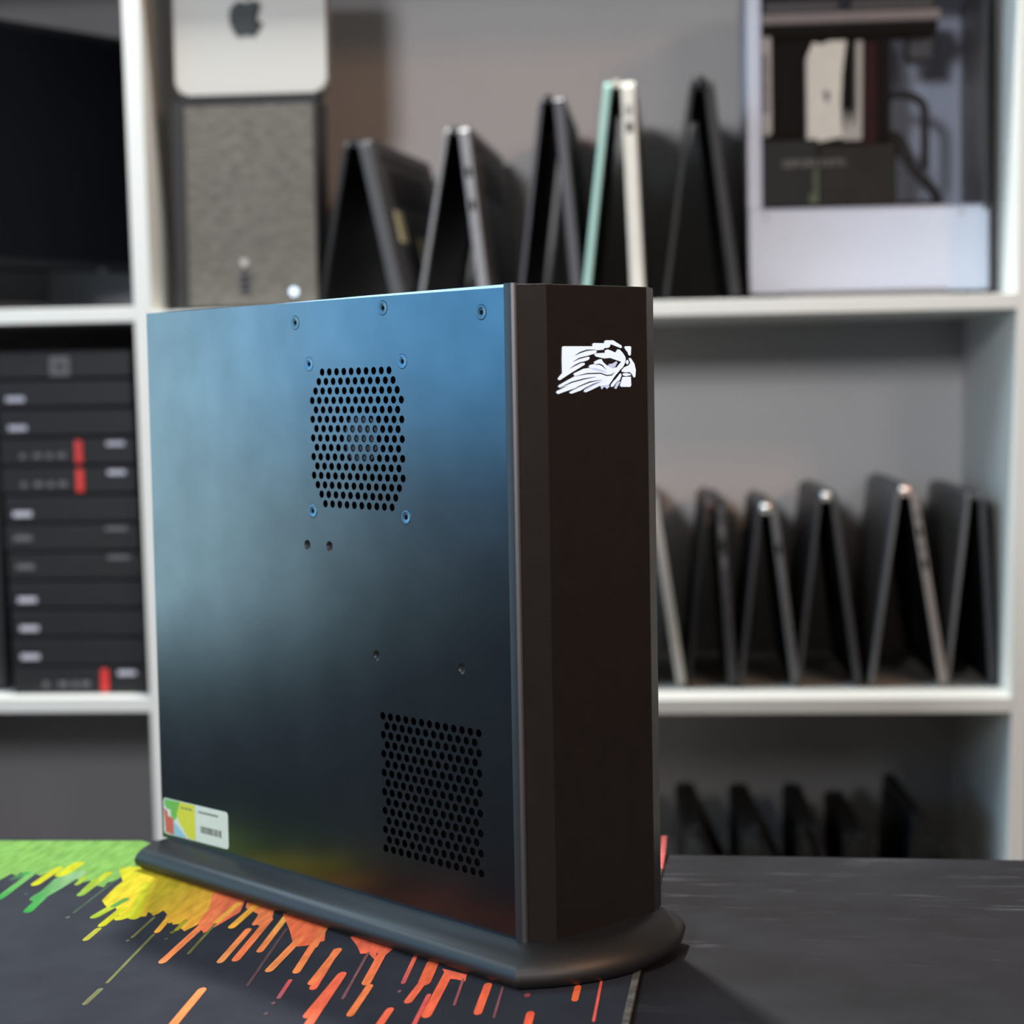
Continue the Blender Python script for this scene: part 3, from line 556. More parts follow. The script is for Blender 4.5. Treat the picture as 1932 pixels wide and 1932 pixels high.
# glowing emblem on the front flat (traced in the emblem's own plane: x along the front, z up)
EV = [(0,((0.0277,0.3444),(0.0285,0.345),(0.0527,0.345),(0.0525,0.3463),(0.0538,0.3469),(0.0624,0.3468),(0.0626,0.3479),(0.0639,0.3485),(0.0703,0.3485),(0.0726,0.3474),(0.0772,0.3455),(0.0777,0.3444),(0.0766,0.3439),(0.0687,0.3461),(0.0677,0.346),(0.0674,0.3449),(0.0659,0.3441),(0.0628,0.344),(0.0618,0.343),(0.0552,0.3426),(0.0564,0.3419),(0.0551,0.3409),(0.0461,0.339),(0.0501,0.3388),(0.05,0.3377),(0.0485,0.3369),(0.042,0.3355),(0.0462,0.3353),(0.046,0.3343),(0.035,0.3298),(0.0256,0.3256),(0.0239,0.326),(0.0242,0.327),(0.0274,0.3296),(0.0273,0.3378))),(1,((0.0382,0.3396),(0.0429,0.3411),(0.0482,0.3423),(0.0552,0.3428),(0.0552,0.3431),(0.0481,0.3431),(0.0424,0.3418),(0.0381,0.3398))),(1,((0.0367,0.3361),(0.0423,0.3378),(0.0472,0.3386),(0.0526,0.3397),(0.0526,0.34),(0.047,0.3393),(0.0419,0.3385),(0.0365,0.3363))),(1,((0.0341,0.3322),(0.0383,0.3337),(0.0427,0.3352),(0.047,0.3361),(0.047,0.3363),(0.0424,0.3359),(0.0378,0.3343),(0.034,0.3324))),(0,((0.0795,0.3444),(0.0803,0.345),(0.0845,0.3451),(0.0855,0.3446),(0.0851,0.3399),(0.0841,0.3394),(0.0831,0.3399))),(0,((0.0776,0.3269),(0.0849,0.327),(0.0851,0.3218),(0.0842,0.3209),(0.0762,0.3211),(0.0753,0.3218))),(0,((0.0627,0.3416),(0.063,0.3426),(0.0653,0.3432),(0.0689,0.3423),(0.0712,0.3414),(0.0725,0.3419),(0.0735,0.3432),(0.0756,0.343),(0.0781,0.3412),(0.0804,0.3387),(0.0806,0.3369),(0.0798,0.3348),(0.078,0.3326),(0.0722,0.3284),(0.0696,0.326),(0.0672,0.3228),(0.0654,0.3223),(0.0585,0.322),(0.0517,0.3198),(0.0466,0.3183),(0.0449,0.3187),(0.0451,0.3198),(0.0497,0.3214),(0.0417,0.3193),(0.0347,0.3177),(0.033,0.3182),(0.0335,0.3191),(0.0377,0.3209),(0.024,0.3177),(0.0223,0.3184),(0.0228,0.3194),(0.0328,0.3226),(0.0255,0.3211),(0.0238,0.322),(0.0246,0.3228),(0.0339,0.3264),(0.0379,0.3279),(0.0364,0.3288),(0.0372,0.3295),(0.0449,0.332),(0.0499,0.3325),(0.0492,0.3335),(0.0505,0.3342),(0.0542,0.3347),(0.0535,0.3356),(0.0545,0.3363),(0.0581,0.3374),(0.0601,0.3375),(0.0616,0.3356),(0.0651,0.3334),(0.0657,0.3349),(0.0692,0.3348),(0.0723,0.3361),(0.0734,0.3355),(0.0712,0.3327),(0.0697,0.3322),(0.0728,0.3327),(0.0765,0.3359),(0.0673,0.3382),(0.0622,0.3379),(0.0556,0.339),(0.054,0.34),(0.0551,0.3409),(0.0632,0.3412))),(1,((0.0611,0.3373),(0.0632,0.3377),(0.0673,0.3381),(0.0765,0.3357),(0.0728,0.3329),(0.0697,0.3322),(0.0677,0.3325),(0.0654,0.3341),(0.0626,0.3352))),(2,((0.0657,0.3345),(0.0692,0.3349),(0.0724,0.3362),(0.0735,0.3355),(0.0715,0.3329),(0.0694,0.3323),(0.0677,0.3325))),(1,((0.054,0.3343),(0.058,0.3342),(0.0602,0.3335),(0.0637,0.3313),(0.0639,0.3314),(0.0609,0.3341),(0.0581,0.3349),(0.054,0.3345))),(2,((0.0494,0.3322),(0.0547,0.331),(0.0597,0.3301),(0.0644,0.3294),(0.0646,0.3297),(0.0602,0.3312),(0.0551,0.3321),(0.0495,0.3325))),(1,((0.0379,0.3276),(0.0479,0.3288),(0.0589,0.3289),(0.0639,0.3276),(0.0683,0.3278),(0.071,0.3298),(0.0708,0.3299),(0.0679,0.3284),(0.0641,0.3283),(0.059,0.3296),(0.0478,0.3295),(0.0379,0.3278))),(1,((0.0246,0.321),(0.035,0.3239),(0.0449,0.3257),(0.0549,0.3271),(0.0548,0.3273),(0.0447,0.3264),(0.0347,0.3246),(0.0245,0.3212))),(1,((0.0333,0.3188),(0.0409,0.3215),(0.0499,0.3239),(0.0599,0.3253),(0.0598,0.3255),(0.0496,0.3246),(0.0405,0.322),(0.0332,0.319))),(2,((0.0447,0.3184),(0.0525,0.3219),(0.0614,0.3245),(0.0613,0.3248),(0.0519,0.3227),(0.0445,0.3186))),(1,((0.0417,0.319),(0.0468,0.3207),(0.0529,0.3227),(0.0583,0.3242),(0.0583,0.3244),(0.0526,0.3232),(0.0465,0.3212),(0.0416,0.3192))),(2,((0.0585,0.322),(0.0654,0.3225),(0.0664,0.3214),(0.0643,0.32),(0.0618,0.3214),(0.0597,0.3197))),(0,((0.0763,0.3289),(0.0766,0.3277),(0.0752,0.3252),(0.0721,0.3238),(0.0695,0.3213),(0.0674,0.3212),(0.0674,0.3224),(0.0748,0.3291))),(2,((0.0747,0.3245),(0.0757,0.3241),(0.072,0.3199),(0.0702,0.3203),(0.0721,0.3234))),(1,((0.0666,0.3225),(0.0718,0.3259),(0.0771,0.3305),(0.0813,0.3343),(0.0809,0.3345),(0.0757,0.3313),(0.0704,0.3267),(0.0662,0.3228))),(0,((0.0828,0.338),(0.0848,0.338),(0.0879,0.3347),(0.0891,0.3308),(0.0885,0.3268),(0.0872,0.3264),(0.0857,0.3283),(0.0831,0.3296),(0.0795,0.3296),(0.0769,0.33),(0.0766,0.3309),(0.079,0.3326),(0.0827,0.3337),(0.0843,0.3351))),(1,((0.0858,0.3284),(0.0838,0.3297),(0.0804,0.3296),(0.0776,0.329),(0.0776,0.3288),(0.0805,0.3289),(0.0835,0.329),(0.0856,0.3282))),(0,((0.0774,0.3289),(0.0805,0.3292),(0.0841,0.3288),(0.0849,0.3279),(0.0804,0.3273),(0.0779,0.3278))),(1,((0.0836,0.3355),(0.0835,0.3347),(0.0831,0.3341),(0.0824,0.3337),(0.0817,0.3336),(0.081,0.3338),(0.0804,0.3342),(0.08,0.3348),(0.0799,0.3355),(0.08,0.3362),(0.0805,0.3368),(0.0811,0.3372),(0.0818,0.3373),(0.0825,0.3372),(0.0831,0.3368),(0.0835,0.3362))),(0,((0.0829,0.3356),(0.0828,0.3351),(0.0825,0.3347),(0.0821,0.3344),(0.0816,0.3343),(0.0812,0.3344),(0.0808,0.3347),(0.0805,0.3351),(0.0804,0.3356),(0.0805,0.3361),(0.0808,0.3365),(0.0812,0.3368),(0.0817,0.3369),(0.0822,0.3368),(0.0826,0.3365),(0.0828,0.3361))),(1,((0.0773,0.3439),(0.0795,0.3407),(0.0829,0.3378),(0.0836,0.3381),(0.0819,0.3417),(0.078,0.3442)))]
def emb_poly(bm, poly, lift, mi):
    vs = [Vector((v, -0.0113-lift, PZ+z)) for v, z in poly]
    from mathutils.geometry import tessellate_polygon
    for tri in tessellate_polygon([vs]):
        f = bm.faces.new([bm.verts.new(vs[i]) for i in tri]); f.material_index = mi
bm = bmesh.new(); lift = 0.00035
for mi, poly in EV:
    lift += 0.000012
    emb_poly(bm, poly, lift, mi)
# a thin backing edge gives the emblem its thickness
emb = link('emblem', bm, [M_emblem, M_line, M_emblem2], pc, label='glowing white eagle head emblem')

# sticker at the rear bottom corner of the side panel
ST = [(0.3790, 0.0270), (0.2985, 0.0290)]
def stp(a, b):
    u = 0.3795 + (0.2978-0.3795)*a; z = 0.0030 + 0.0262*b + 0.0015*a
    return u, z
def mat_flat(n, c): return mat(n, c, 0.45, noise=(400, 0.06))
stm = [mat_flat('sticker_white', srgb(215, 225, 215, 0.75)), mat_flat('sticker_green', srgb(110, 185, 80, .75)), mat_flat('sticker_yellow', srgb(215, 215, 60, .75)),
       mat_flat('sticker_red', srgb(205, 95, 80, .75)), mat_flat('sticker_blue', srgb(145, 195, 215, .75)), mat_flat('sticker_ink', srgb(110, 120, 110, .6))]
bm = bmesh.new()
def st_poly(pts, lift, mi):
    vs = [Vector((-lift, stp(a, b)[0], PZ + stp(a, b)[1])) for a, b in pts]
    f = bm.faces.new([bm.verts.new(v) for v in vs]); f.material_index = mi
aw = 26.2/81.7
out = []
for a, b in rrect(0, 1/aw, 0, 1, 0.10): out.append((a*aw, b))
fr = [bm.verts.new((-0.0002, stp(a, b)[0], PZ+stp(a, b)[1])) for a, b in out]; bk = [bm.verts.new((0.0001, stp(a, b)[0], PZ+stp(a, b)[1])) for a, b in out]
bm.faces.new(fr)
for k in range(len(fr)): bm.faces.new([fr[k], fr[(k+1) % len(fr)], bk[(k+1) % len(fr)], bk[k]])
sticker = link('sticker', bm, stm, pc, label='white barcode sticker with green, yellow, red and blue end')
bm = bmesh.new()
st_poly([(0.02, 0.97), (0.27, 0.98), (0.22, 0.55), (0.17, 0.42), (0.10, 0.62), (0.02, 0.80)], 0.00025, 1)
st_poly([(0.27, 0.98), (0.50, 0.98), (0.50, 0.02), (0.38, 0.04), (0.25, 0.40), (0.21, 0.60)], 0.00028, 2)
st_poly([(0.01, 0.72), (0.09, 0.60), (0.16, 0.44), (0.16, 0.02), (0.03, 0.04)], 0.00031, 3)
st_poly([(0.16, 0.38), (0.22, 0.30), (0.36, 0.02), (0.16, 0.02)], 0.00034, 4)
st_poly([(0.07, 0.72), (0.12, 0.70), (0.12, 0.50), (0.07, 0.52)], 0.00037, 0)
for k in range(3): st_poly([(0.29+k*0.06, 0.86), (0.33+k*0.06, 0.86), (0.33+k*0.06, 0.81), (0.29+k*0.06, 0.81)], 0.0004, 5)
for k in range(22):
    w = random.choice((0.005, 0.008, 0.011)); a = 0.585 + k*0.0145
    st_poly([(a, 0.46), (a+w, 0.46), (a+w, 0.27), (a, 0.27)], 0.0004, 5)
for k in range(14):
    a = 0.555 + k*0.022; st_poly([(a, 0.86), (a+0.013, 0.86), (a+0.013, 0.80), (a, 0.80)], 0.0004, 5)
link('sticker_print', bm, stm, sticker)

# ------------------------------------------------------------------ laptops standing like tents
def make_laptop(name, apex, left, right, depth, yaw, label, group, mats, d=0.04, tl=0.006, tb=0.015, cap=None, cap_r=0.0, feet=True, patches=None, ports=0):
    """apex/left/right = (s, z) of the near profile in the shelf frame; lid is the left leg, base the right leg."""
    lidm, basem, hingem = mats
    if group == LG:      # profiles were measured 5 cm nearer: keep their size as seen and stand them deeper on the shelf
        k = 1.021; f = lambda p: (0.19 + (p[0]-0.19)*k, 0.346 + (p[1]-0.346)*k)
        apex, left, right, d = f(apex), f(left), f(right), d + 0.05
    zf = min(left[1], right[1])
    t = shelf_root(name, apex[0], d, SHELF_Z[group], yaw, label, 'laptop', group)
    def leg(p, q, th, side):
        """slab outline in xz from apex p to foot q, thickness th towards the outside (side -1 left, +1 right)"""
        P = Vector((p[0]-apex[0], p[1]-SHELF_Z[group])); Q = Vector((q[0]-apex[0], q[1]-SHELF_Z[group]))
        dirv = (Q-P).normalized(); nn = Vector((dirv.y, -dirv.x)) if side < 0 else Vector((-dirv.y, dirv.x))
        return P, Q, dirv, nn
    foot_z = SHELF_Z[group] + 0.0006
    L = (left[0] + 0.0, foot_z); Rr = (right[0], foot_z)
    topl = (apex[0]-0.0035, apex[1]-0.004); topr = (apex[0]+0.0035+tb*0.25, apex[1]-0.004)
    for side, p, q, th in ((-1, topl, L, tl), (1, topr, Rr, tb)):
        P, Q, dv, nn = leg(p, q, th, side)
        length = (Q-P).length
        # local slab: x' along the leg, built as rounded profile with rounded plan corners
        nm, ma = ('lid', lidm) if side < 0 else ('base', basem)
        M = Matrix(((dv.x, 0, nn.x, P.x), (0, 1, 0, 0), (dv.y, 0, nn.y, P.y), (0, 0, 0, 1)))
        # keep the foot above the shelf: outer edge may dip
        dip = max(0, -nn.y*th); length -= (dip + 0.0002)/max(0.2, abs(dv.y))
        bm = bmesh.new()
        nb = bmesh.new(); prism(nb, rrect(0, length, 0, depth, 0.010, 4), 0, th, 'z')
        es = [e for e in nb.edges if abs(e.verts[0].co.z-e.verts[1].co.z) < 1e-7]
        bmesh.ops.bevel(nb, geom=es, offset=min(0.0016, th*0.25), segments=2, affect='EDGES', profile=0.5)
        merge(bm, nb, 0, M)
        o = link(nm, bm, ma, t)
        if side < 0:
            bm = bmesh.new(); nb = bmesh.new(); prism(nb, rrect(0.012, length-0.007, 0.006, depth-0.006, 0.003, 2), -0.0003, 0.0003, 'z'); merge(bm, nb, 0, M)
            link('screen', bm, M_screen, o)
        else:
            bm = bmesh.new()
            for r_ in range(min(5, int((length-0.045)/0.017))):
                for c_ in range(12):
                    x = 0.03 + r_*0.017; yy = 0.02 + c_*(depth-0.04)/12
                    nb = bmesh.new(); box(nb, x, x+0.014, yy, yy+(depth-0.04)/12-0.003, -0.0012, 0.0002); merge(bm, nb, 0, M)
            link('keyboard', bm, M_void, o, kind='stuff')
            bm = bmesh.new(); nb = bmesh.new(); prism(nb, rrect(0.010, length-0.006, 0.004, depth-0.004, 0.003, 2), -0.0003, 0.0003, 'z'); merge(bm, nb, 0, M)
            link('tent_shade_sheet', bm, M_void, o)  # black sheet added for the shade inside the tent
            bm = bmesh.new(); nb = bmesh.new(); prism(nb, rrect(length-min(0.085, length*0.42), length-min(0.025, length*0.12), depth*0.35, depth*0.65, 0.003, 2), -0.0004, 0.0002, 'z'); merge(bm, nb, 0, M)
            link('touchpad', bm, M_black, o)
            for fx in (0.02, length-0.02):
                bm = bmesh.new(); nb = bmesh.new(); prism(nb, rrect(fx-0.004, fx+0.004, 0.03, depth-0.03, 0.003, 3), th-0.0004, th+0.0016, 'z'); merge(bm, nb, 0, M)
                link('rubber_foot', bm, M_black, o)
            bm = bmesh.new()
            for k in range(7):
                nb = bmesh.new(); box(nb, 0.035+k*0.007, 0.038+k*0.007, depth*0.2, depth*0.8, th-0.0002, th+0.0003); merge(bm, nb, 0, M)
            link('vent_grille', bm, M_void, o)
            for k in range(ports):
                bm = bmesh.new(); nb = bmesh.new(); box(nb, 0.030+k*0.021, 0.043+k*0.021, -0.0004, 0.002, th*0.25, th*0.7); merge(bm, nb, 0, M)
                link('port', bm, M_void if k % 2 else M_grey, o)
            if patches:
                for (x, yy, a, b) in patches:
                    bm = bmesh.new(); nb = bmesh.new(); box(nb, x, x+a, yy, yy+b, th-0.0001, th+0.0006, 0.0002, 1); merge(bm, nb, 0, M)
                    link('underside_label', bm, M_olive, o, label='dull yellow label')
    # hinge barrel along the top edge
    bm = bmesh.new()
    hr = 0.0052 if not cap_r else cap_r*0.8
    cyl(bm, (0.0015, depth/2, apex[1]-SHELF_Z[group]-0.0055), hr, depth-0.012, 'y', 16)
    h = link('hinge', bm, hingem, t, smooth=True)
    if cap:
        nb = 0
        for (dx, ma) in cap:
            bm = bmesh.new()
            b2 = bmesh.new(); bmesh.ops.create_uvsphere(b2, u_segments=14, v_segments=8, radius=cap_r)
            merge(bm, b2, 0, Matrix.Translation((0.0015+dx, 0.002, apex[1]-SHELF_Z[group]-0.0065)) @ Matrix.Diagonal((1, 0.6, 1, 1)))
            link('hinge_cap', bm, ma, h, smooth=True)
    return t
UG, LG, BG = 'laptops standing like tents on the upper shelf', 'laptops standing like tents on the middle shelf', 'dark laptops on the bottom shelf'
SHELF_Z = {UG: UP_R, LG: LO_R, BG: -0.335}
make_laptop('laptop', (-0.1988, 0.6622), (-0.2430, 0), (-0.1480, 0), 0.30, R(-8.0), 'matt black tented laptop with dull yellow labels underneath, beside the fabric tower', UG,
            (M_black, M_dgrey, M_black), d=0.03, tb=0.016, patches=[(0.090, 0.045, 0.042, 0.040), (0.120, 0.140, 0.042, 0.040)])
make_laptop('laptop', (-0.0692, 0.6758), (-0.1132, 0), (-0.0390, 0), 0.35, R(-2.4), 'black tented laptop with grey edges, second from the fabric tower', UG,
            (M_grey, M_grey, M_dgrey), d=0.03, tb=0.014, ports=5)
make_laptop('laptop', (0.0516, 0.7108), (0.0150, 0), (0.0790, 0), 0.34, R(-0.6), 'dark navy tented laptop left of the mint and cream one', UG,
            (M_navy, M_navy, M_black), d=0.03, tb=0.014)
make_laptop('laptop', (0.1369, 0.7267), (0.1000, 0), (0.1540, 0), 0.30, R(-0.6), 'tented laptop with a mint green lid and cream base', UG,
            (M_mint, M_cream, M_cream), d=0.03, tl=0.009, tb=0.017, ports=2)
make_laptop('laptop', (0.2410, 0.7253), (0.2000, 0), (0.2800, 0), 0.33, R(0.5), 'black tented laptop with a thick rounded top, beside the white windowed case', UG,
            (M_black, M_black, M_black), d=0.04, tb=0.013, cap=[(0, M_black)], cap_r=0.0105)
make_laptop('laptop', (0.1660, 0.2013), (0.1260, 0), (0.2060, 0), 0.30, 0, 'tented laptop half hidden behind the tower, only its pale grey base showing', LG,
            (M_grey, M_silver, M_grey), d=0.03, tb=0.012)
make_laptop('laptop', (0.2504, 0.1950), (0.2225, 0), (0.2710, 0), 0.30, R(0.5), 'black tented laptop with a brown hinge, on the middle shelf', LG,
            (M_black, M_dgrey, M_brown), d=0.03, tb=0.012, cap=[(-0.002, M_brown)], cap_r=0.008, ports=3)
make_laptop('laptop', (0.3191, 0.1900), (0.2890, 0), (0.3520, 0), 0.28, R(0.5), 'grey tented laptop with a bright round glint at the hinge, right of the brown hinged one', LG,
            (M_dgrey, M_grey, M_grey), d=0.03, tb=0.010, cap=[(0, M_hinge)], cap_r=0.0085, ports=3)
make_laptop('laptop', (0.3950, 0.2040), (0.3620, 0), (0.4310, 0), 0.30, R(0.5), 'dark grey tented laptop with narrow edges, left of the one with a rosy glint', LG,
            (M_dgrey, M_dgrey, M_grey), d=0.03, tb=0.009, cap=[(0, M_hinge)], cap_r=0.0075)
make_laptop('laptop', (0.4929, 0.2100), (0.4530, 0), (0.5370, 0), 0.33, R(0.3), 'widest tented laptop on the middle shelf, with a rosy glint at the hinge', LG,
            (M_grey, M_warmgrey, M_grey), d=0.025, tb=0.010, cap=[(0, M_rose)], cap_r=0.0085, ports=4)
make_laptop('laptop', (0.5800, 0.2010), (0.5480, 0), (0.5990, 0), 0.33, R(0.3), 'tented laptop with two round hinge ends, against the right upright', LG,
            (M_grey, M_dgrey, M_grey), d=0.03, tb=0.009, cap=[(-0.008, M_grey), (0.007, M_grey)], cap_r=0.0058)
bl = ['first dark laptop top left of the row showing above the desk edge', 'second dark laptop top from the left above the desk edge', 'third dark laptop top from the left above the desk edge',
      'fourth and lowest dark laptop top above the desk edge']
for (s, z), lb in zip([(0.2160, -0.2250), (0.2925, -0.2265), (0.3680, -0.2265), (0.4270, -0.2370)], bl):
    make_laptop('laptop', (s, z), (s-0.004, 0), (s+(0.036 if s > 0.36 and s < 0.4 else 0.053), 0), 0.26, R(1), lb, BG, (M_black, M_black, M_black), d=0.05, tb=0.010)
t = shelf_root('laptop', 0.5100, 0.05, -0.335, R(2), 'dark slab laptop leaning alone near the right upright, at the desk edge', 'laptop', BG)
for nm, x1, lx, th in (('base', 0.090, 0.0, 0.010), ('lid', -0.012, -0.004, 0.005)):
    bm = bmesh.new(); prism(bm, [(lx, 0.1180), (lx+th, 0.1190), (x1+th, 0.001), (x1, 0.001)], 0.0, 0.26, 'y')
    bmesh.ops.bevel(bm, geom=bm.edges[:], offset=0.0012, segments=1, affect='EDGES')
    o = link(nm, bm, M_black, t)
    if nm == 'lid':
        bm = bmesh.new(); box(bm, lx-0.006, lx-0.004, 0.02, 0.24, 0.02, 0.10); link('screen', bm, M_screen, o)

# ------------------------------------------------------------------ fabric fronted tower and small silver computer on top
tw = shelf_root('desktop_tower', -0.3395, 0.03, UP_R, 0, 'dark desktop tower with woven grey fabric front on the upper shelf', 'computer')
bm = bmesh.new(); prism(bm, [(-0.0915, 0.2690), (0.0955, 0.2690), (0.0925, 0.003), (-0.0930, 0.003)], 0.003, 0.085, 'y')
bmesh.ops.bevel(bm, geom=[e for e in bm.edges if abs(e.verts[0].co.y-e.verts[1].co.y) > 0.1], offset=0.004, segments=2, affect='EDGES')
link('housing', bm, M_black, tw)
bm = bmesh.new(); prism(bm, rrect(-0.0745, 0.0925, 0.006, 0.2610, 0.003, 3), -0.002, 0.0035, 'y')
bmesh.ops.bevel(bm, geom=[e for e in bm.edges if abs(e.verts[0].co.y+0.002) < 1e-6 and abs(e.verts[1].co.y+0.002) < 1e-6], offset=0.0015, segments=2, affect='EDGES')
link('fabric_front', bm, M_fabric, tw, label='woven grey fabric front')
bm = bmesh.new(); prism(bm, rrect(-0.0085, 0.0075, 0.022, 0.048, 0.002, 3), -0.0028, -0.0015, 'y'); pp = link('port_strip', bm, M_dgrey, tw)
for z in (0.027, 0.035, 0.043):
    bm = bmesh.new(); box(bm, -0.0055, 0.0045, -0.0033, -0.0024, z-0.002, z+0.002); link('port', bm, M_void, pp)
bm = bmesh.new(); cyl(bm, (-0.001, -0.003, 0.061), 0.0048, 0.003, 'y', 20); link('power_button', bm, M_silver, tw, label='round silver power button')
bm = bmesh.new(); cyl(bm, (0.0625, -0.003, 0.0230), 0.0050, 0.002, 'y', 20); link('indicator_light', bm, M_led, tw, label='glowing pale blue indicator light')
for x in (-0.08, 0.08):
    for y in (0.02, 0.07):
        bm = bmesh.new(); cyl(bm, (x, y, 0.0015), 0.008, 0.003, 'z', 12); link('foot', bm, M_black, tw)

mini = shelf_root('mini_computer', -0.3268, 0.030, UP_R + 0.2695, R(0), 'small silver square computer standing on edge on the fabric fronted tower', 'computer')
bm = bmesh.new(); prism(bm, rrect(-0.0975, 0.0985, 0.0055, 0.2025, 0.016, 8), 0, 0.036, 'y')
bmesh.ops.bevel(bm, geom=[e for e in bm.edges if abs(e.verts[0].co.y-e.verts[1].co.y) < 1e-6], offset=0.0022, segments=3, affect='EDGES')
link('shell', bm, M_silver, mini, smooth=True)
bm = bmesh.new(); prism(bm, rrect(-0.088, 0.088, 0.0, 0.0075, 0.002, 2), 0.001, 0.034, 'y'); link('dark_gap_strip', bm, M_black, mini)  # dark strip filling the gap between shell and tower
# fruit shaped emblem with a bite on the right and a leaf
def apple(w=0.044):
    k = w/2
    body = [(0.00, 0.86), (0.20, 0.95), (0.42, 0.99), (0.66, 0.92), (0.86, 0.78), (0.60, 0.60), (0.48, 0.36), (0.50, 0.10), (0.68, -0.14), (0.95, -0.28),
            (0.84, -0.46), (0.68, -0.72), (0.48, -0.94), (0.30, -1.00), (0.12, -0.94), (-0.02, -0.90), (-0.18, -0.94), (-0.36, -1.00), (-0.56, -0.92), (-0.76, -0.64), (-0.92, -0.26), (-0.98, 0.10), (-0.93, 0.46), (-0.76, 0.76), (-0.50, 0.95), (-0.25, 0.97)]
    leaf = [(0.02, 1.08), (0.04, 1.28), (0.18, 1.50), (0.42, 1.62), (0.42, 1.40), (0.28, 1.20)]
    return [(a*k, b*k) for a, b in body], [(a*k, b*k) for a, b in leaf]
body, leaf = apple(0.046)
bm = bmesh.new(); cz = 0.1000
prism(bm, [(x-0.003, z+cz) for x, z in body], -0.0008, 0.0008, 'y'); prism(bm, [(x-0.003, z+cz) for x, z in leaf], -0.0008, 0.0008, 'y')
bmesh.ops.triangulate(bm, faces=[f for f in bm.faces if len(f.verts) > 4])
link('emblem', bm, M_logo, mini, label='dark grey apple emblem with a bite')

# ------------------------------------------------------------------ white case with glass side
cs = shelf_root('computer_case', 0.3062, 0.12, UP_R + 0.0042, 0, 'white computer case with a glass side showing its parts, on the upper shelf', 'computer')
cs.scale = (1.042, 1.042, 1.042)
CW, CH, CD = 0.2960, 0.405, 0.205
bm = bmesh.new()
box(bm, 0, CW, 0.0, CD, 0.006, 0.1120, 0.002, 2); box(bm, 0, 0.0175, 0.0, CD, 0.1120, CH-0.02); box(bm, 0, CW, CD-0.004, CD, 0.1120, CH-0.02)
link('chassis', bm, M_case, cs)
bm = bmesh.new(); box(bm, 0, CW, 0.0, CD, CH-0.02, CH, 0.002, 2); link('top_panel', bm, M_case, cs)
bm = bmesh.new(); box(bm, CW-0.0035, CW, 0.004, CD, 0.112, CH-0.02); link('front_mesh_panel', bm, M_grey, cs)
bm = bmesh.new(); box(bm, CW-0.0070, CW-0.0015, -0.001, 0.004, 0.104, CH-0.02, 0.0008, 1); link('corner_strip', bm, M_dgrey, cs, label='dark corner strip')
bm = bmesh.new(); box(bm, 0.014, CW-0.003, -0.0008, 0.0022, 0.108, CH-0.021, 0.0004, 1)
link('glass_pane', bm, M_glass, cs, label='clear glass side pane')
for x, z in ((0.022, 0.100), (0.262, 0.102)):
    bm = bmesh.new(); cyl(bm, (x, -0.001, z), 0.003, 0.003, 'y', 14); link('thumb_screw', bm, M_silver, cs)
bm = bmesh.new(); box(bm, 0.045, 0.245, -0.002, 0.05, 0.0015, 0.0085); link('dust_filter', bm, M_grey, cs, label='grey dust filter slot')
for x in (0.02, 0.280):
    for y in (0.012, 0.18):
        bm = bmesh.new(); cyl(bm, (x, y, 0.0010), 0.006, 0.010, 'z', 12); link('foot', bm, M_dgrey, cs)
bm = bmesh.new(); box(bm, 0.019, 0.185, 0.075, 0.082, 0.13, 0.345); mb = link('motherboard', bm, M_pcb, cs)
bm = bmesh.new(); box(bm, 0.0185, 0.165, 0.045, 0.075, 0.205, 0.335, 0.004, 1); link('socket_cover', bm, M_void, mb)
bm = bmesh.new(); prism(bm, rrect(0.0185, 0.0310, 0.205, 0.330, 0.005, 4), 0.020, 0.060, 'y'); rf = link('rear_fan', bm, M_cream, cs, label='cream rear fan frame')
bm = bmesh.new(); box(bm, 0.0185, 0.0270, 0.0185, 0.0215, 0.232, 0.305, 0.001, 1); link('fan_rotor', bm, M_warmgrey, rf)
bm = bmesh.new(); prism(bm, [(0.075, 0.197), (0.075, 0.300), (0.083, 0.318), (0.093, 0.315), (0.103, 0.319), (0.124, 0.319), (0.119, 0.28), (0.117, 0.24), (0.120, 0.200), (0.105, 0.198), (0.09, 0.195)], 0.018, 0.05, 'y')
cb = link('cooler_block', bm, M_paper, cs, label='cream cpu cooler block')
bm = bmesh.new(); prism(bm, [(0.0950, 0.254), (0.1000, 0.260), (0.1035, 0.252), (0.099, 0.242)], 0.0172, 0.0182, 'y'); link('cooler_mark', bm, M_badge2, cb)
bm = bmesh.new(); prism(bm, [(0.119, 0.196), (0.1425, 0.196), (0.1440, 0.318), (0.1365, 0.318), (0.1360, 0.235), (0.1310, 0.208), (0.1265, 0.235)], 0.0175, 0.05, 'y')
link('cooler_fan_frame', bm, M_cream, cb)
bm = bmesh.new(); box(bm, 0.1445, 0.162, 0.020, 0.05, 0.186, 0.316, 0.001, 1); link('memory_modules', bm, M_wine, cs, label='dark red memory modules')
bm = bmesh.new(); box(bm, 0.162, 0.177, 0.022, 0.06, 0.194, 0.322, 0.002, 1); link('cable_comb', bm, M_void, cs)
bm = bmesh.new(); box(bm, 0.0178, 0.088, 0.010, 0.07, 0.1135, 0.198, 0.002, 1); box(bm, 0.0885, 0.184, 0.010, 0.07, 0.1135, 0.190, 0.002, 1, 1)
gp = link('graphics_card', bm, [M_gpu2, M_gpu], cs, label='dark olive graphics card')
text_mesh('GEFORCE RTX', 0.0120, 0.0003, M_text, gp, 'lettering', (0.043, 0.0095, 0.164), (R(90), 0, 0))
bm = bmesh.new(); box(bm, 0.082, 0.088, 0.0090, 0.0106, 0.118, 0.160); box(bm, 0.076, 0.088, 0.0088, 0.0102, 0.118, 0.131, 0.001, 1)
link('green_marking', bm, mat('pale_green_print', (0.09, 0.12, 0.05), 0.5, noise=(50, 0.2)), gp)
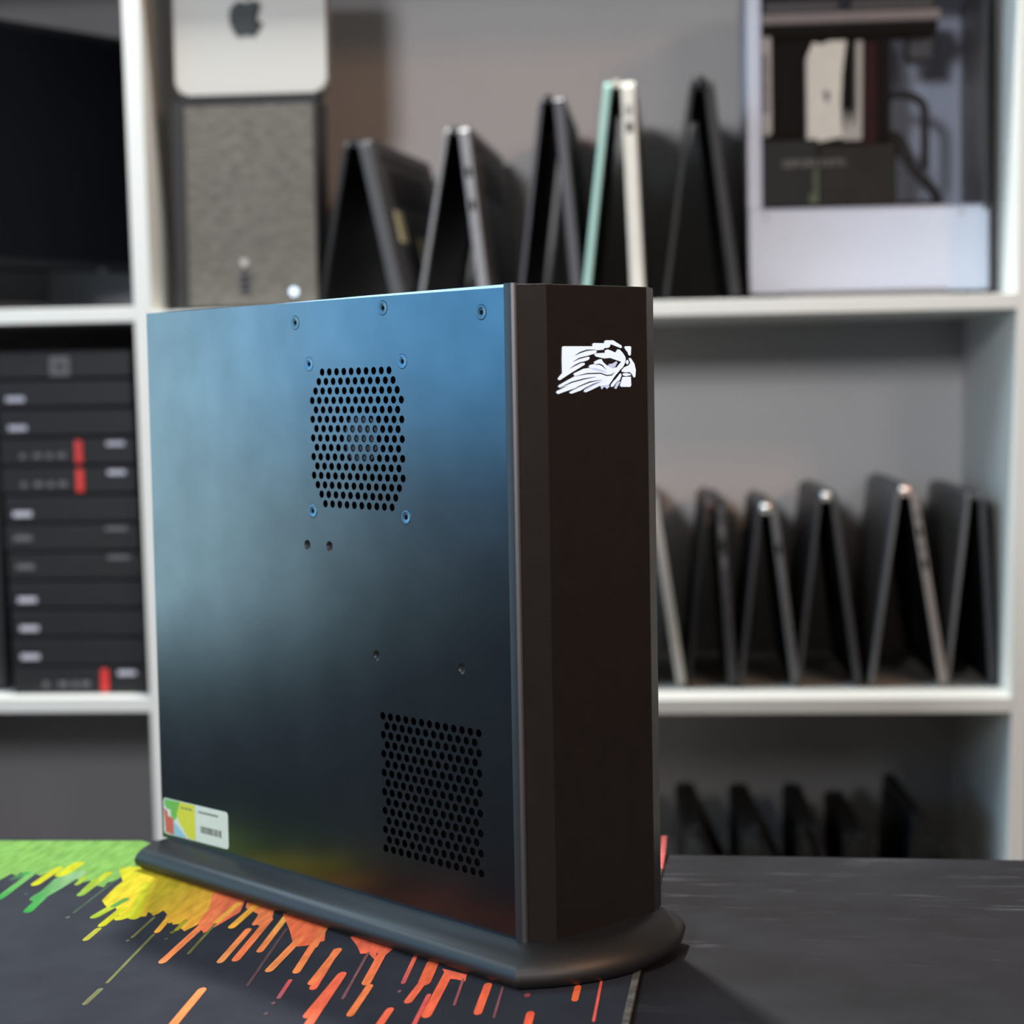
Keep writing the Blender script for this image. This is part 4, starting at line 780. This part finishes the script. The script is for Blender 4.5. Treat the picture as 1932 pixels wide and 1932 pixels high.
bm = bmesh.new(); box(bm, 0.018, 0.240, 0.010, 0.08, 0.3400, 0.3540, 0.002, 1); rd = link('radiator', bm, M_warmgrey, cs, label='pale framed top radiator')
bm = bmesh.new(); box(bm, 0.018, 0.236, 0.014, 0.078, 0.3270, 0.3400, 0.001, 1); link('radiator_core', bm, M_void, rd)
for x0, x1 in ((0.022, 0.115), (0.128, 0.232)):
    bm = bmesh.new(); box(bm, x0, x1, 0.012, 0.07, 0.3540, 0.3690, 0.002, 1); link('radiator_fan', bm, M_dgrey, rd)
bm = bmesh.new(); box(bm, 0.205, 0.238, 0.06, 0.10, 0.300, 0.340, 0.002, 1); link('pump_bracket', bm, M_dgrey, cs)
for c in ([(0.176, 0.05, 0.254), (0.200, 0.045, 0.254), (0.2210, 0.04, 0.240), (0.2230, 0.04, 0.205), (0.2230, 0.04, 0.160)],
          [(0.176, 0.04, 0.200), (0.192, 0.038, 0.182), (0.210, 0.038, 0.158), (0.232, 0.04, 0.135), (0.238, 0.045, 0.119), (0.220, 0.05, 0.1165), (0.19, 0.05, 0.1165)],
          [(0.176, 0.06, 0.206), (0.192, 0.06, 0.204), (0.202, 0.06, 0.188), (0.208, 0.06, 0.170)]):
    bm = bmesh.new(); tube(bm, curve_pts(c), 0.0056, 10); link('cable', bm, M_black, cs, smooth=True)

# ------------------------------------------------------------------ monitor in the upper left bay
mon = shelf_root('monitor', -0.6660, 0.137, UP_L, R(51)+SY, 'black flat monitor turned sideways on the upper shelf at the left', 'monitor')
MW = 0.40
bm = bmesh.new(); box(bm, -MW/2, MW/2, 0.0, 0.020, 0.060, 0.391, 0.003, 2); link('housing', bm, M_black, mon)
bm = bmesh.new(); box(bm, -MW/2+0.010, MW/2-0.010, -0.0006, 0.001, 0.074, 0.381); link('screen', bm, M_screen, mon)
bm = bmesh.new(); prism(bm, rrect(MW/2-0.075, MW/2-0.063, 0.0605, 0.0655, 0.002, 3), -0.0010, 0.0005, 'y'); link('badge', bm, M_badge2, mon)
bm = bmesh.new(); box(bm, -0.07, 0.05, 0.012, 0.05, 0.008, 0.20, 0.004, 2); link('stand_neck', bm, M_black, mon)
bm = bmesh.new(); prism(bm, rrect(-0.12, 0.12, -0.07, 0.12, 0.02, 5), 0.0, 0.010, 'z'); link('stand_foot', bm, M_black, mon)

# ------------------------------------------------------------------ stack of slim computers, lower left bay
SG = 'slim desktop computers stacked in the lower left bay'
HT = 0.0376
kinds = [  # bottom to top: kind, offset
    ('port_low', 'bottom slim computer of the stack, front with ports and a red tab'),
    ('badge', 'second slim computer from the bottom of the stack, pale badge at its left end'),
    ('badge', 'third slim computer from the bottom of the stack, pale badge at its left end'),
    ('badge', 'fourth slim computer from the bottom of the stack, with a lighter top edge'),
    ('dull', 'fifth slim computer from the bottom of the stack, dull badge, below the other dull one'),
    ('dull', 'sixth slim computer from the bottom of the stack, dull badge, under a pale badged one'),
    ('badge', 'slim computer directly under the two with red tabs, pale badge and light top edge'),
    ('port', 'lower of the two adjacent slim computers with red tabs in mid stack'),
    ('port', 'upper of the two adjacent slim computers with red tabs in mid stack'),
    ('badge', 'slim computer directly above the red tabbed pair, pale badge at its left end'),
    ('badge', 'second slim computer from the top of the stack, pale badge at its left end'),
    ('socket', 'topmost slim computer of the stack, with a grey square socket on its front')]
for i, (kd, lb) in enumerate(kinds):
    z0 = LO_L + i*HT
    s0 = -0.6650 - 0.0200*(i*HT) + random.uniform(-0.0012, 0.0012)
    t = shelf_root('slim_computer', s0, 0.030, z0, 0, lb, 'computer', SG)
    W = 0.180
    bm = bmesh.new(); box(bm, 0, W, 0.004, 0.184, 0.0004, HT-0.0012, 0.0015, 1); link('chassis', bm, M_stack if kd == 'badge' else M_black, t)
    bm = bmesh.new(); box(bm, 0.001, W-0.001, 0.0, 0.005, 0.0012, HT-0.0030, 0.0012, 2)
    fm = M_stack if kd == 'badge' else M_black
    fb = link('front_bezel', bm, fm, t)
    bm = bmesh.new(); box(bm, 0.0, W*0.86, 0.0010, 0.010, HT-0.0105 if kd == 'badge' else HT-0.004, HT-0.0022, 0.0008, 1)
    link('top_lip', bm, M_stack if kd == 'badge' else M_black, t)
    if kd in ('badge', 'dull'):
        z = 0.0120 if kd == 'badge' else 0.018
        bm = bmesh.new(); box(bm, 0.012, 0.037, -0.0008, 0.001, z-0.0035, z+0.0035, 0.0004, 1); link('badge', bm, M_badge if kd == 'badge' else M_badge2, fb, label='pale badge' if kd == 'badge' else None)
        if kd == 'dull':
            bm = bmesh.new(); box(bm, 0.135, 0.165, -0.0008, 0.001, 0.027, 0.032); link('badge', bm, M_badge2, fb)
    if kd.startswith('port'):
        for k, x in enumerate((0.030, 0.050, 0.066, 0.082) if kd == 'port' else (0.045, 0.068, 0.084, 0.098)):
            bm = bmesh.new()
            if k in (0, 2): cyl(bm, (x, 0.0, 0.013), 0.0042, 0.002, 'y', 16)
            else: box(bm, x-0.006, x+0.006, -0.0010, 0.001, 0.010, 0.0165, 0.0004, 1)
            link('port', bm, M_badge2, fb)
        xr = 0.105 if kd == 'port' else 0.124
        bm = bmesh.new(); box(bm, xr-0.0050, xr+0.0050, -0.0016, 0.001, 0.002, HT-0.005, 0.0018, 2); link('red_tab', bm, M_red, fb, label='bright red tab')
        bm = bmesh.new(); box(bm, 0.142, 0.166, -0.0008, 0.001, 0.0245, 0.0305, 0.0004, 1); link('badge', bm, M_badge, fb, label='pale badge')
    if kd == 'socket':
        bm = bmesh.new(); box(bm, 0.0720, 0.0990, -0.0015, 0.001, 0.003, 0.029, 0.0010, 1); sk = link('square_socket', bm, M_badge2, fb, label='grey square socket')
        bm = bmesh.new(); box(bm, 0.0790, 0.0920, -0.0022, 0.000, 0.010, 0.022, 0.0005, 1); link('socket_core', bm, M_dgrey, sk)
bx = shelf_root('dark_filler_box', -0.8450, 0.06, LO_L, 0, 'dark box added at the frame edge left of the slim computer stack', 'computer')  # box added to fill the dark left end of the bay
bm = bmesh.new(); box(bm, 0, 0.162, 0.004, 0.30, 0.0006, 0.43, 0.003, 2); link('chassis', bm, M_black, bx)
bm = bmesh.new(); box(bm, 0.003, 0.159, -0.002, 0.005, 0.004, 0.426, 0.003, 2); fb = link('front_bezel', bm, M_black2, bx)
bm = bmesh.new(); cyl(bm, (0.08, -0.003, 0.40), 0.006, 0.003, 'y', 16); link('power_button', bm, M_dgrey, fb)
